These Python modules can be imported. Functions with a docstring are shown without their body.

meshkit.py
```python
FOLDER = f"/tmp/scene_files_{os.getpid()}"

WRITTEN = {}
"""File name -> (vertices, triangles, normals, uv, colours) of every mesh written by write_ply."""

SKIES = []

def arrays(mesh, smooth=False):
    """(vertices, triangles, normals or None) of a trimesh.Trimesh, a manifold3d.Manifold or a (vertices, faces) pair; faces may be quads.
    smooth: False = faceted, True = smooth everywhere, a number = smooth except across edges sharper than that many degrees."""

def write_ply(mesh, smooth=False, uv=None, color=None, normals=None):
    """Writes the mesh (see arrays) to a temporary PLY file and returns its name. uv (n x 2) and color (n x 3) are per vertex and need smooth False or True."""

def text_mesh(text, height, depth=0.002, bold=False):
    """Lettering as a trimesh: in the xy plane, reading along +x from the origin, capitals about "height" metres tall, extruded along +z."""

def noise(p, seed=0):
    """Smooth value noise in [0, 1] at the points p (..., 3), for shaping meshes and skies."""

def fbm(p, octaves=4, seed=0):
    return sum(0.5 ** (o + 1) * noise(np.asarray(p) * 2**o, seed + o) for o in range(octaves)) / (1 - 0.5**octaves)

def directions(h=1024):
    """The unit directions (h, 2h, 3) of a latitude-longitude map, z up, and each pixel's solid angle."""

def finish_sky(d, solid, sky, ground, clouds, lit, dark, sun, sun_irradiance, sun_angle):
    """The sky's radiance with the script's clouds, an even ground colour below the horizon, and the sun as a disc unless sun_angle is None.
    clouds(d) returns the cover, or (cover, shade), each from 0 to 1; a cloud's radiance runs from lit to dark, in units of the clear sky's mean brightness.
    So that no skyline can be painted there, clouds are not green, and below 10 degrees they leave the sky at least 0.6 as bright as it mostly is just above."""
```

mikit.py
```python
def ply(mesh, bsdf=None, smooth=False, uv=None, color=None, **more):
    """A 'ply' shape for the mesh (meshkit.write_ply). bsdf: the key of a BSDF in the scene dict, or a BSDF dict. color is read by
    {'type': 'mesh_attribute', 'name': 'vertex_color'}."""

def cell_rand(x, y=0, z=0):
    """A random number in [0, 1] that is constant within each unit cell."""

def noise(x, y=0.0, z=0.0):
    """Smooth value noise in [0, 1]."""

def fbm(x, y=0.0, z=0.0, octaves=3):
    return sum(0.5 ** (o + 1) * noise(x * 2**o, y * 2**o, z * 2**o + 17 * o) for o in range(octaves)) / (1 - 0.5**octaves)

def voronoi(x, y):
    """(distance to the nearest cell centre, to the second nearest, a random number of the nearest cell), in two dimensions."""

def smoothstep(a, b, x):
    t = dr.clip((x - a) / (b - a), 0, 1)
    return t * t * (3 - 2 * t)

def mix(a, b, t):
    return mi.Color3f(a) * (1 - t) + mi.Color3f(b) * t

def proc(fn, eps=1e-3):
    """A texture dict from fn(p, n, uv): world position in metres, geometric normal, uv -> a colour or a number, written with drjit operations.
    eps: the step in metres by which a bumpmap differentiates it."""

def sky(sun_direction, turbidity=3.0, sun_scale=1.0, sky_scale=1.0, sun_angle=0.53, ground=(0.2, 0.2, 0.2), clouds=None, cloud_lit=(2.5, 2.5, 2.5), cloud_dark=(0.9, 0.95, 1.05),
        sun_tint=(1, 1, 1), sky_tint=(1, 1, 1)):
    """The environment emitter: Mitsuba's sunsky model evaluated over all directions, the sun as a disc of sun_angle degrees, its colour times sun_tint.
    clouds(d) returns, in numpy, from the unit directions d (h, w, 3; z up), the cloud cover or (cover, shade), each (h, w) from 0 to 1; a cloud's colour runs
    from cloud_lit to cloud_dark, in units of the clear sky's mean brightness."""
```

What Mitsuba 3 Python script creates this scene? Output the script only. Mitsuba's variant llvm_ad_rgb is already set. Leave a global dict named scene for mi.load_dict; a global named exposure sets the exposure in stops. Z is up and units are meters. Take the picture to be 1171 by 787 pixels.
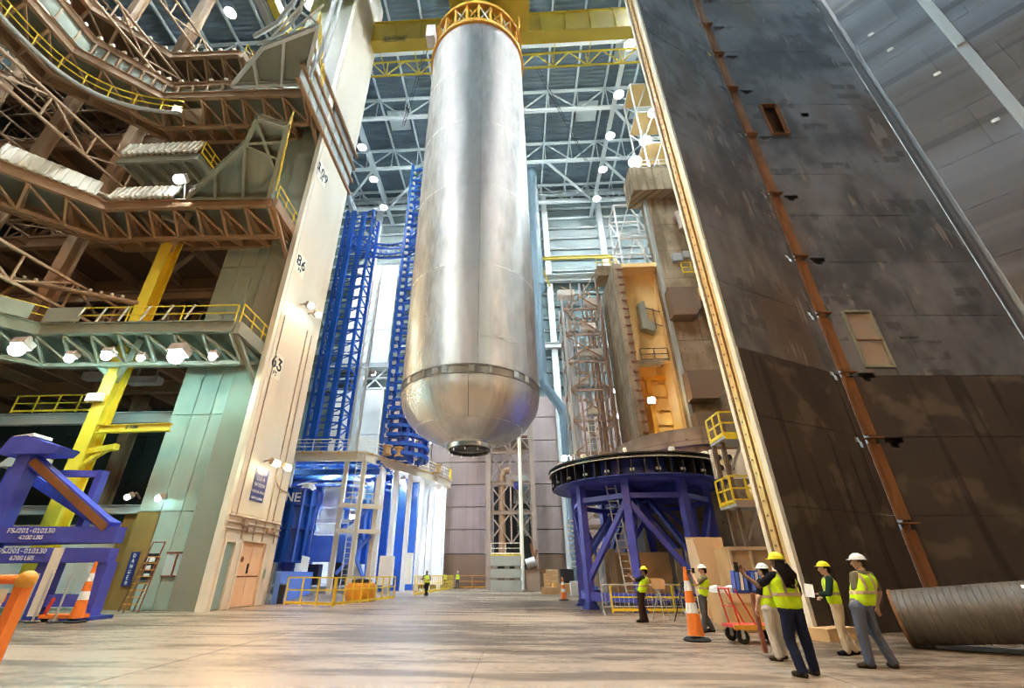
import math, random
import numpy as np
import drjit as dr
import trimesh, manifold3d
import shapely.geometry as sg
import mitsuba as mi
import mikit, meshkit
from mikit import proc, noise, fbm, voronoi, smoothstep, mix, cell_rand

T = mi.ScalarTransform4f
random.seed(7)
scene, labels = {}, {}

# ---------------------------------------------------------------- camera, exposure
PITCH, YAW, EYE, FPX = math.radians(27.32), math.radians(3.1), 1.55, 508.0
fwd = np.array([-math.sin(YAW) * math.cos(PITCH), math.cos(YAW) * math.cos(PITCH), math.sin(PITCH)])
scene['camera'] = {
    'type': 'perspective', 'fov_axis': 'x', 'fov': math.degrees(2 * math.atan(585.5 / FPX)),
    'near_clip': 0.1, 'far_clip': 400.0,
    'principal_point_offset_x': 25.5 / 1171.0,
    'to_world': T().look_at(origin=[0, 0, EYE], target=[float(fwd[0]), float(fwd[1]), EYE + float(fwd[2])], up=[0, 0, 1]),
}
exposure = 0.40
# light colours: metal halide (cool), high pressure sodium (warm), the cyan lamps under the lowest work platform
COOL, WARM, CYAN, BLUEWHITE = (0.74, 0.92, 1.0), (1.0, 0.56, 0.22), (0.42, 1.0, 0.93), (0.62, 0.80, 1.0)
ROOF_LAMP, ADDED_SODIUM, CELL_LAMP = 2350.0, 950.0, 180.0   # radiance of the lamp globes

# ---------------------------------------------------------------- helpers
V3 = lambda *a: np.array(a, float)
def unit(v):
    v = np.asarray(v, float); return v / (np.linalg.norm(v) + 1e-12)

CUBE_V = np.array([[x, y, z] for x in (-.5, .5) for y in (-.5, .5) for z in (-.5, .5)])
CUBE_F = np.array([[0, 1, 3], [0, 3, 2], [4, 6, 7], [4, 7, 5], [0, 4, 5], [0, 5, 1], [2, 3, 7], [2, 7, 6], [0, 2, 6], [0, 6, 4], [1, 5, 7], [1, 7, 3]])

class MB:
    """collects pieces of ONE mesh"""
    def __init__(self): self.v, self.f, self.n = [], [], 0
    def add(self, v, f):
        self.v.append(np.asarray(v, float)); self.f.append(np.asarray(f, int) + self.n); self.n += len(v); return self
    def tm(self, m): return self.add(m.vertices, m.faces)
    def box(self, lo, hi):
        lo, hi = V3(*lo), V3(*hi); return self.add((CUBE_V + .5) * (hi - lo) + lo, CUBE_F)
    def obox(self, c, ex, ey, ez):
        """box with centre c and full edge vectors"""
        return self.add(V3(*c) + CUBE_V @ np.array([ex, ey, ez], float), CUBE_F if np.dot(np.cross(ex, ey), ez) > 0 else CUBE_F[:, ::-1])
    def bar(self, p, q, w, h, up=(0, 0, 1)):
        p, q = V3(*p), V3(*q); d = unit(q - p); u = V3(*up)
        if abs(d @ unit(u)) > .98: u = V3(0, 1, 0)
        s = unit(np.cross(d, u)); u = np.cross(s, d)
        return self.obox((p + q) / 2, q - p, s * w, u * h)
    def ibeam(self, p, q, w, h, t=None, up=(0, 0, 1)):
        p, q = V3(*p), V3(*q); d = unit(q - p); u = V3(*up); t = t or max(.02, .08 * h)
        if abs(d @ unit(u)) > .98: u = V3(0, 1, 0)
        s = unit(np.cross(d, u)); u = np.cross(s, d)
        self.obox((p + q) / 2, q - p, s * t, u * (h - 2 * t))
        for k in (-1, 1): self.obox((p + q) / 2 + u * k * (h - t) / 2, q - p, s * w, u * t)
        return self
    def tube(self, pts, r, n=8, caps=True):
        P = np.asarray(pts, float); m = len(P); r = np.broadcast_to(r, (m,))
        t = np.gradient(P, axis=0); t /= np.linalg.norm(t, axis=1, keepdims=True) + 1e-12
        ref = V3(0, 0, 1) if abs(t[0][2]) < .9 else V3(1, 0, 0)
        a0 = unit(np.cross(t[0], ref)); rings = []
        for k in range(m):
            a0 = unit(a0 - t[k] * (a0 @ t[k])); b = np.cross(t[k], a0); ang = np.arange(n) * 2 * np.pi / n
            rings.append(P[k] + r[k] * (np.cos(ang)[:, None] * a0 + np.sin(ang)[:, None] * b))
        v = np.vstack(rings); f = []
        for k in range(m - 1):
            for j in range(n):
                a, b = k * n + j, k * n + (j + 1) % n; f += [[a, b, b + n], [a, b + n, a + n]]
        if caps:
            v = np.vstack([v, P[:1], P[-1:]]); c0, c1 = m * n, m * n + 1
            for j in range(n): f += [[c0, (j + 1) % n, j], [c1, (m - 1) * n + j, (m - 1) * n + (j + 1) % n]]
        return self.add(v, f)
    def lathe(self, prof, n=24, c=(0, 0, 0), a0=0.0, a1=2 * np.pi):
        """profile of (r, z), outside to the right going up"""
        prof = np.asarray(prof, float); full = abs(a1 - a0 - 2 * np.pi) < 1e-6; k = n if full else n + 1
        ang = a0 + (a1 - a0) * np.arange(k) / n; m = len(prof)
        v = np.stack([prof[None, :, 0] * np.cos(ang)[:, None], prof[None, :, 0] * np.sin(ang)[:, None], np.broadcast_to(prof[:, 1], (k, m))], -1).reshape(-1, 3) + V3(*c)
        f = []
        for i in range(n):
            for j in range(m - 1):
                a, b = i * m + j, ((i + 1) % k) * m + j; f += [[a, b, b + 1], [a, b + 1, a + 1]]
        return self.add(v, f)
    def arcbar(self, c, R, w, h, a0, a1, n=24):
        """ring segment of rectangular section: R inner radius, w radial width, h height; c its centre at the bottom"""
        full = abs(abs(a1 - a0) - 2 * np.pi) < 1e-6
        prof = [(R, h), (R, 0), (R + w, 0), (R + w, h), (R, h)]
        self.lathe(prof, n, c, a0, a1)
        if not full:
            for a, s in ((a0, 1), (a1, -1)):
                e = V3(math.cos(a), math.sin(a), 0); q = [V3(*c) + e * R, V3(*c) + e * (R + w), V3(*c) + e * (R + w) + V3(0, 0, h), V3(*c) + e * R + V3(0, 0, h)]
                self.add(q, [[0, 1, 2], [0, 2, 3]] if s > 0 else [[0, 2, 1], [0, 3, 2]])
        return self
    def quad(self, a, b, c, d): return self.add([a, b, c, d], [[0, 1, 2], [0, 2, 3]])
    def poly(self, poly2, o, ex, ey, depth):
        """shapely polygon in the frame o, ex, ey extruded by depth along ex x ey"""
        ex, ey = unit(ex), unit(ey); m = trimesh.creation.extrude_polygon(poly2, depth, engine='earcut'); ez = np.cross(ex, ey)
        return self.add(V3(*o) + np.asarray(m.vertices) @ np.array([ex, ey, ez]), m.faces)
    def prism(self, pts, o, ex, ey, depth): return self.poly(sg.Polygon(pts), o, ex, ey, depth)
    def text(self, s, o, ex, ey, height, depth=.01, centre=True):
        m = meshkit.text_mesh(s, height, depth, bold=True); v = np.asarray(m.vertices).copy()
        if centre: v[:, 0] -= (v[:, 0].min() + v[:, 0].max()) / 2
        ex, ey = unit(ex), unit(ey); return self.add(V3(*o) + v @ np.array([ex, ey, np.cross(ex, ey)]), m.faces)
    def sphere(self, c, r, sub=2, s=(1, 1, 1)):
        m = trimesh.creation.icosphere(sub); return self.add(np.asarray(m.vertices) * r * V3(*s) + V3(*c), m.faces)
    def cyl(self, p, q, r, n=12): return self.tube([p, q], r, n)
    def mesh(self): return np.vstack(self.v), np.vstack(self.f)

def key_for(name):
    if name not in scene and name not in labels: return name
    k = 1
    while f'{name}_{k:03d}' in scene or f'{name}_{k:03d}' in labels: k += 1
    return f'{name}_{k:03d}'
_next = {}
def fast_key(name):
    k = _next.get(name, 0); _next[name] = k + 1
    return name if k == 0 else f'{name}_{k:03d}'
def thing(name, label=None, cat=None, group=None, kind=None):
    key = fast_key(name); d = {}
    if label: d['label'] = label
    if cat: d['category'] = cat
    if group: d['group'] = group
    if kind: d['kind'] = kind
    labels[key] = d; return key
def dic(m, mat, smooth=False, **kw):
    if isinstance(m, MB): m = m.mesh()
    return mikit.ply(m, mat, smooth=smooth, **kw)
def part(parent, name, m, mat, smooth=False, label=None, kind=None, **kw):
    key = fast_key(f'{parent}__{name}')
    scene[key] = m if isinstance(m, dict) else dic(m, mat, smooth, **kw)
    if label or kind: labels[key] = {k: v for k, v in (('label', label), ('kind', kind)) if v}
    return key
def own(key, m, mat, smooth=False, **kw):
    scene[key] = m if isinstance(m, dict) else dic(m, mat, smooth, **kw); return key
def single(name, m, mat, label, cat, group=None, smooth=False, kind=None):
    return own(thing(name, label, cat, group, kind), m, mat, smooth)
def struct(name, m=None, mat=None, label=None):
    key = thing(name, label, None, None, 'structure')
    if m is not None: own(key, m, mat)
    return key
def at(d, m): return {**d, 'to_world': m}

# ---------------------------------------------------------------- materials
def rgb(c): return {'type': 'rgb', 'value': [float(x) for x in c]} if not isinstance(c, dict) else c
def paint(key, c, rough=.45, spec=.4, metallic=0.0, **kw):
    scene[key] = {'type': 'twosided', 'nested': {'type': 'principled', 'base_color': rgb(c), 'roughness': rough, 'specular': spec, **({'metallic': metallic} if metallic else {}), **kw}}
    return key
def matte(key, c):
    scene[key] = {'type': 'twosided', 'nested': {'type': 'diffuse', 'reflectance': rgb(c)}}; return key
def lamp_glass(radiance, colour): return {'emitter': {'type': 'area', 'radiance': {'type': 'rgb', 'value': [radiance * c for c in colour]}}}

def floor_fn(p, n, uv):
    big = fbm(p.x * .12, p.y * .35, 3.0, 4); fine = fbm(p.x * 1.1, p.y * 4.0, 7.0, 4); speck = noise(p.x * 9, p.y * 14, 1)
    streak = smoothstep(.52, .72, fbm(p.x * .30, p.y * 1.6, 9.0, 4))
    tone = cell_rand(dr.floor((p.x + .3) / 6), dr.floor(p.y / 6), 5)
    c = mix((.075, .053, .035), (.25, .185, .130), smoothstep(.33, .66, .55 * big + .35 * fine + .10 * speck))
    c = mix(c, (.055, .036, .022), streak * .7)
    return c * (.90 + .16 * tone)
def plate_fn(p, n, uv):
    s = p.x + p.y
    big = fbm(s * .22, p.z * .30, 2.0, 4); mid = fbm(s * 1.3, p.z * .8, 5.0, 4); run = fbm(s * 5.0, p.z * .35, 8.0, 3)
    c = mix((.048, .053, .062), (.135, .146, .164), smoothstep(.3, .7, .6 * big + .4 * mid))
    c = mix(c, (.090, .062, .040), smoothstep(.54, .74, fbm(s * .35, p.z * .16, 31.0, 4)) * .65)
    c = mix(c, (.20, .18, .16), smoothstep(.62, .72, fbm(s * .9, p.z * .7, 15.0, 4)) * smoothstep(.5, .62, run) * .7)
    patch = smoothstep(.90, .92, cell_rand(dr.floor(s / 1.5), dr.floor(p.z / .45), 3)) * smoothstep(.40, .55, fbm(s * 2.5, p.z * 1.4, 41.0, 3))
    return mix(c, (.034, .034, .037), patch * .55)
def plate_dim_warm_fn(p, n, uv):  # bottom plates: scuffs, and the dim warm light put into their colour
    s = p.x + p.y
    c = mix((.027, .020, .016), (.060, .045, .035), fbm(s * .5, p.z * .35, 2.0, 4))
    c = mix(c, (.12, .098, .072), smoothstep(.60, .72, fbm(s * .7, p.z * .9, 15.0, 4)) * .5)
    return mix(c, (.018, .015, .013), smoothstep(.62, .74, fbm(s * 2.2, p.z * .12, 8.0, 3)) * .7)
def conc_fn(p, n, uv):
    s = p.x * 1.0 + p.y * .8
    a = fbm(s * .30, p.z * .25, 1.0, 5); b = fbm(s * 1.6, p.z * .9, 4.0, 4); run = fbm(s * 2.6, p.z * .18, 12.0, 3)
    c = mix((.20, .145, .09), (.38, .30, .205), smoothstep(.3, .7, .6 * a + .4 * b))
    c = mix(c, (.16, .115, .07), smoothstep(.55, .75, run) * .7)
    line = 1 - smoothstep(.0, .02, dr.abs(p.z / 3.0 - dr.floor(p.z / 3.0 + .5)))
    holes = 1 - smoothstep(.05, .09, voronoi(s * 1.2, p.z * 1.2)[0])
    return mix(c, (.10, .07, .045), dr.maximum(line * .5, holes * .7))
def pink_fn(p, n, uv):
    a = fbm(p.x * .6, p.z * .12, 2.0, 4); st = fbm(p.x * 3.2, p.z * .06, 5.0, 3)
    rib = .5 + .5 * dr.cos(p.x * 2 * math.pi / .3)
    return mix((.34, .25, .235), (.50, .395, .375), .5 * a + .5 * st) * (.93 + .07 * rib)
def pillar_fn(p, n, uv):
    a = fbm(p.y * .5, p.z * .12, 2.0, 4)
    return mix((.72, .61, .47), (.79, .70, .56), a)
def green_fn(p, n, uv):
    a = fbm(p.x * .9, p.z * .2, 2.0, 4); d = fbm(p.x * .4, p.z * .5, 6.0, 4)
    return mix((.30, .36, .31), (.42, .48, .40), a) * (.75 + .5 * d)
def alu_fn(p, n, uv):
    an = dr.atan2(p.y - 25.67, p.x + 2.57)
    a = fbm(an * 9, p.z * .35, 2.0, 4); b = fbm(an * 60, p.z * 3.2, 5.0, 3); c = fbm(an * 3, p.z * .12, 8.0, 3)
    return mix((.80, .805, .81), (.99, .99, .985), smoothstep(.25, .75, .35 * a + .4 * b + .25 * c))
def alu_rough(p, n, uv):
    an = dr.atan2(p.y - 25.67, p.x + 2.57)
    return .11 + .08 * fbm(an * 14, p.z * .9, 3.0, 4)
def worn_blue_fn(p, n, uv):
    a = fbm(p.x * 1.2, p.y * 1.2, p.z * 1.2, 4)
    return mix((.05, .055, .36), (.085, .10, .50), a)
def wood_fn(p, n, uv):
    return mix((.42, .25, .12), (.62, .42, .22), fbm(p.x * 3 + p.y * 3, p.z * .8, 2.0, 4))
def rust_fn(p, n, uv):
    return mix((.12, .055, .025), (.24, .11, .045), fbm(p.x * 1.3 + p.y * 1.3, p.z * .9, 2.0, 4))
def pipe_fn(p, n, uv):
    return mix((.055, .046, .036), (.115, .098, .078), fbm(p.x * 1.5, p.y * 1.5, p.z * 3.0, 4))

paint('m_floor', proc(floor_fn), .42, .45)
paint('m_plate', proc(plate_fn), .5, .4); paint('m_plate_dim_warm', proc(plate_dim_warm_fn), .5, .35)
matte('m_concrete', proc(conc_fn)); matte('m_pink', proc(pink_fn))
paint('m_pillar', proc(pillar_fn), .55, .3); paint('m_green_panel', proc(green_fn), .5, .3)
scene['m_alu'] = {'type': 'twosided', 'nested': {'type': 'roughconductor', 'distribution': 'ggx', 'material': 'Al', 'specular_reflectance': proc(alu_fn), 'alpha_u': proc(alu_rough), 'alpha_v': .34}}   # brushed round the barrel
paint('m_alu_bright', (.88, .88, .86), .25, .5, 1.0); paint('m_alu_dark', (.30, .30, .31), .35, .5, .9)
paint('m_blue', proc(worn_blue_fn), .42, .45); paint('m_tower_blue', (.015, .085, .42), .4, .45); paint('m_blue_dark', (.03, .05, .28), .4, .4); paint('m_blue_light', (.10, .22, .75), .45, .4)
paint('m_wood', proc(wood_fn), .7, .2); paint('m_rust', proc(rust_fn), .7, .2); paint('m_pipe', proc(pipe_fn), .45, .4)
paint('m_white', (.82, .82, .80)); paint('m_cream', (.78, .70, .56)); paint('m_yellow', (.78, .56, .035)); paint('m_crane_yellow', (.66, .50, .06), .5)
paint('m_orange_steel', (.72, .33, .04)); paint('m_safety_orange', (.80, .20, .03)); paint('m_red', (.52, .045, .03))
paint('m_cell_steel', (.34, .215, .13), .6, .2); paint('m_cell_grey', (.24, .245, .19), .55, .25); paint('m_cell_dark', (.16, .11, .075), .7, .2)
paint('m_skirt', (.66, .62, .52), .6, .2)
matte('m_roof', (.15, .19, .22)); paint('m_truss', (.62, .66, .66), .5, .3); matte('m_skylight', (.55, .60, .60))
matte('m_siding', (.17, .215, .215)); matte('m_shell', (.30, .30, .29)); matte('m_dark', (.03, .03, .03)); matte('m_brown_wall', (.26, .17, .12))
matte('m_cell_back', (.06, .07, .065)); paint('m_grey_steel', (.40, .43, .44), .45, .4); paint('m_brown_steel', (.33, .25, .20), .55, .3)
paint('m_duct', (.11, .16, .20), .4, .4); paint('m_black', (.018, .018, .022), .35, .5); paint('m_rubber', (.02, .02, .02), .8, .2)
paint('m_gold', (.74, .52, .22), .35, .5, .35); paint('m_pale', (.86, .80, .66), .5, .3); paint('m_dark_red', (.20, .07, .04), .6, .3)
paint('m_green_rust_lit', (.26, .16, .05), .6, .2); paint('m_brown_duct', (.15, .10, .065), .7, .2); matte('m_cardboard', (.60, .38, .19)); matte('m_plywood', (.70, .50, .30)); matte('m_paper', (.88, .87, .84))  # ochre: green panel with shade and rusty light put into its colour
paint('m_orange_wall', (.86, .60, .26), .7, .2); paint('m_door', (.80, .50, .30), .5, .3); paint('m_teal', (.27, .36, .32), .45, .4)
paint('m_sign_blue', (.025, .035, .16), .4, .4); paint('m_galv', (.62, .64, .63), .35, .5, .6)
paint('m_concrete_grey', (.34, .36, .33), .7, .2); paint('m_tan_door', (.36, .29, .22), .6, .3)
# people
for k, c in dict(m_skin_dark=(.17, .085, .05), m_skin=(.55, .33, .23), m_skin_tan=(.42, .25, .16)).items(): paint(k, c, .5, .35)
for k, c in dict(m_vest=(.62, .86, .03), m_vest_stripe=(.50, .38, .24), m_denim=(.105, .12, .165), m_navy=(.018, .022, .045), m_khaki=(.56, .45, .32), m_black_cloth=(.015, .015, .018),
                 m_brown_cloth=(.045, .028, .022), m_grey_cloth=(.075, .075, .078), m_olive=(.13, .115, .075), m_dark_green=(.02, .04, .035), m_hair=(.012, .010, .010), m_hair_brown=(.05, .03, .02),
                 m_shoe=(.05, .035, .025), m_light_cloth=(.50, .46, .40)).items(): matte(k, c)
paint('m_hat_yellow', (.85, .70, .02), .3, .5); paint('m_hat_white', (.86, .85, .82), .3, .5); paint('m_eye', (.8, .8, .78), .3, .5)
# ================================================================ the building
ROOF_Z, BACK_Y = 62.5, 60.0
fl = struct('floor', MB().box((-62, -34, -.30), (40, 61, -.012)), 'm_floor', 'worn concrete hall floor')
for i in range(-5, 6):                                   # concrete bays with open joints between them
    for j in range(0, 10):
        x0, y0 = -.78 + 6 * i, 6 * j - 0.0
        part(fl, 'slab', MB().box((x0 + .012, y0 + .012, -.2), (x0 + 5.988, y0 + 5.988, 0)), 'm_floor')
own_floor_rim = MB().box((-62, -34, -.013), (-30.78, 60, 0)).box((35.22, -34, -.013), (40, 60, 0)).box((-30.78, -34, -.013), (35.22, 0, 0))
part(fl, 'apron', own_floor_rim, 'm_floor')

ce = struct('ceiling', MB().box((-62, -34, ROOF_Z + .5), (40, 61, ROOF_Z + .8)), 'm_roof', 'dark corrugated hall roof on grey steel trusses')
def corr(x0, x1, y0, y1, z, pitch=.55, a=.10):           # corrugations across the hall
    n = int(round((y1 - y0) / pitch)); mb = MB(); ys = np.linspace(y0, y1, 2 * n + 1)
    zs = z + a * (np.arange(2 * n + 1) % 2)
    v = np.array([[x, y, zz] for y, zz in zip(ys, zs) for x in (x0, x1)]); f = []
    for k in range(2 * n): f += [[2 * k, 2 * k + 2, 2 * k + 3], [2 * k, 2 * k + 3, 2 * k + 1]]
    return mb.add(v, f)
base_panel = dic(corr(0, 3.94, 0, 8.40, 0), 'm_roof')
TY = [-28.5 + 8.5 * k for k in range(11)]                # trusses at 22.5, 31, 39.5, 48, 56.5
rng = np.random.default_rng(5)
sky_spots = {(2, 6), (3, 7), (2, 8), (5, 5), (5, 6), (-3, 7), (4, 8), (-5, 8), (1, 5), (6, 7)}
for j in range(4, 10):
    for i in range(-12, 8):
        x0 = 4 * i + 2.0
        part(ce, 'roof_panel', at(base_panel, T().translate([x0 + .03, TY[j] + .05, ROOF_Z])), 'm_roof')
for (i, j) in sky_spots:
    x0 = 4 * i + 2.0
    part(ce, 'light_panel', MB().box((x0 + .5, TY[j] + 2.2, ROOF_Z - .25), (x0 + 3.5, TY[j] + 5.4, ROOF_Z - .05)), 'm_skylight', label='pale translucent roof panel')
pur = dic(MB().ibeam((0, 0, 0), (0, 51.5, 0), .22, .42), 'm_truss')
for i in range(-12, 9):
    part(ce, 'purlin', at(pur, T().translate([4 * i + 2.0, 8.5, ROOF_Z - .3])), 'm_truss')
def roof_truss(y):
    zb, zt = 57.6, 61.6; mb = MB()
    mb.ibeam((-60, y, zb), (38, y, zb), .42, .42).ibeam((-60, y, zt), (38, y, zt), .3, .34)
    xs = np.arange(-58, 39, 4.0)
    for k in range(len(xs) - 1):
        a, b = (zb, zt) if k % 2 else (zt, zb)
        mb.bar((xs[k], y, a), (xs[k + 1], y, b), .16, .16)
        mb.bar((xs[k], y, zb), (xs[k], y, zt), .12, .12)
    return mb
for y in TY[3:]: part(ce, 'truss', roof_truss(y), 'm_truss')
for x in (-20.6, 14.5):                                  # lengthwise beams that carry the lamps, braces to the columns
    part(ce, 'lamp_beam', MB().ibeam((x, -20, 57.2), (x, 60, 57.2), .5, .5), 'm_truss')
    s_ = 1 if x > 0 else -1
    for (xa, ya, xb, yb) in ((x, 39.5, x + 8.5 * s_, 48), (x, 48, x + 8.5 * s_, 56.5), (x - 8.5 * s_, 48, x, 56.5), (x, 31, x + 8.5 * s_, 39.5)):
        part(ce, 'wind_brace', MB().bar((xa, ya, 57.6), (xb, yb, 57.6), .34, .3), 'm_truss')

# far wall: ribbed metal panels up to 21 m, louvred siding above
bw = struct('wall_back', MB().box((-62, BACK_Y + .25, 0), (40, BACK_Y + .6, ROOF_Z + .5)), 'm_siding', 'tall far wall of ribbed pinkish panels below and grey siding above')
rows = [0, 3.67, 6.43, 9.13, 11.9, 14.8, 17.65, 20.9, 24.0]
for k in range(len(rows) - 1):
    for x0, x1 in ((-18.5, -11.2), (-11.15, -3.4), (-3.35, 2.45), (2.5, 6.2), (6.25, 12), (12.05, 20)):
        part(bw, 'wall_panel', MB().box((x0 + .03, BACK_Y, rows[k] + .05), (x1 - .03, BACK_Y + .24, rows[k + 1] - .05)), 'm_brown_wall' if k == 0 else 'm_pink')
for z in np.arange(25.5, 62, 2.25):                      # siding courses between horizontal girts
    part(bw, 'siding_course', MB().obox((-9, BACK_Y + .12, z + 1.0), (96, 0, 0), (0, .1, .18), (0, -.12, 2.0)), 'm_siding')
    part(bw, 'girt', MB().ibeam((-57, BACK_Y - .15, z), (38, BACK_Y - .15, z), .28, .3), 'm_truss' if z > 40 else 'm_grey_steel')
for x in (-23.0, -3.5, 6.4, 15.8):
    part(bw, 'column', MB().ibeam((x, BACK_Y - .55, 24 if x == -3.5 else 0), (x, BACK_Y - .55, 62), .9, .9, .09, up=(0, 1, 0)), 'm_truss' if x != -3.5 else 'm_grey_steel')
for z in (43.3, 62.0, 31.5):
    part(bw, 'header_beam', MB().ibeam((-57, BACK_Y - 1.1, z), (38, BACK_Y - 1.1, z), .7, .9), 'm_truss')
wk = MB().box((-57, BACK_Y - 2.0, 43.75), (38, BACK_Y - .7, 43.85))
for x in np.arange(-56, 38, 2.0): wk.bar((x, BACK_Y - 2.0, 43.8), (x, BACK_Y - 2.0, 44.95), .06, .06)
for z in (44.35, 44.95): wk.bar((-57, BACK_Y - 2.0, z), (38, BACK_Y - 2.0, z), .06, .06)
part(bw, 'catwalk', wk, 'm_truss')
# remaining shell, seen mostly in the tank's reflections
struct('wall_left', MB().box((-62, -34, 0), (-61.5, 60, ROOF_Z)), 'm_shell', 'far left wall of the hall')
struct('wall_right', MB().box((39.5, -34, 0), (40, 60, ROOF_Z)), 'm_shell', 'far right wall of the hall')
struct('wall_front', MB().box((-62, -34.5, 0), (40, -34, ROOF_Z)), 'm_cell_back', 'wall behind the camera')  # dark base colour stands in for the unlit hall behind

# ================================================================ steel plate wall on the right
def heading(deg): h = math.radians(deg); return V3(math.sin(h), math.cos(h), 0)
WA = V3(7.99, 14.54, 0); d1 = heading(62); WB = WA + d1 * 6.25; d2 = heading(87); WC = WB + d2 * 8.62; d3 = heading(134.9)
WTOP = 42.0
sw = struct('wall_steel', None, None, 'tall folded wall of dark steel plates on the right')
TH = .05
def inward(d): return V3(-d[1], d[0], 0)                 # away from the camera
zr = [0.0, 3.36, 6.19, 8.73, 11.6, 14.5, 17.4, 20.25, 23.1, 26.0, 28.8, 31.3, 34.2, 37.1, 40.0, WTOP]
def plates(o, d, s0, s1, ncol, holes, name, stagger=False):
    """plates standing along d from s0 to s1; holes: list of shapely boxes in (s, z)"""
    cols = np.linspace(s0, s1, ncol + 1); hu = sg.MultiPolygon(holes) if holes else None
    for k in range(len(zr) - 1):
        cc = cols if not (stagger and k % 2) else np.concatenate([[s0], (cols[:-1] + cols[1:]) / 2, [s1]])
        for c in range(len(cc) - 1):
            pg = sg.box(cc[c] + .007, zr[k] + .009, cc[c + 1] - .007, zr[k + 1] - .009)
            if hu is not None: pg = pg.difference(hu.buffer(0))
            for g in getattr(pg, 'geoms', [pg]):
                if g.area > .02:
                    jit = rng.uniform(-.006, .006)
                    part(sw, name, MB().poly(g, o + inward(d) * (TH + jit), d, (0, 0, 1), TH), 'm_plate_dim_warm' if k < 3 else 'm_plate')  # bottom rows take the plate colour with dim warm light in it
HOLE_Z = [3.0, 6.0, 8.7, 11.5, 14.6, 18.6, 23.1, 27.2, 30.7, 34.0, 37.3]
h1 = [sg.Polygon([(5.35, z + .12), (5.72, z + .12), (5.72, z - .02), (5.84, z - .02), (5.84, z - .28), (5.55, z - .28), (5.55, z - .1), (5.35, z - .1)]) for z in HOLE_Z[1:]]
h2 = [sg.Polygon([(.62, z + .16), (1.34, z + .16), (1.34, z - .06), (1.12, z - .06), (1.12, z - .22), (.78, z - .22), (.78, z - .04), (.62, z - .04)]) for z in HOLE_Z[1:] if abs(z - 11.5) > .2]
win = sg.box(1.40, 23.4, 2.30, 25.9); doorh = sg.box(1.02, 9.08, 2.28, 11.82); small = sg.box(3.55, 24.9, 4.0, 25.25)
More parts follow.
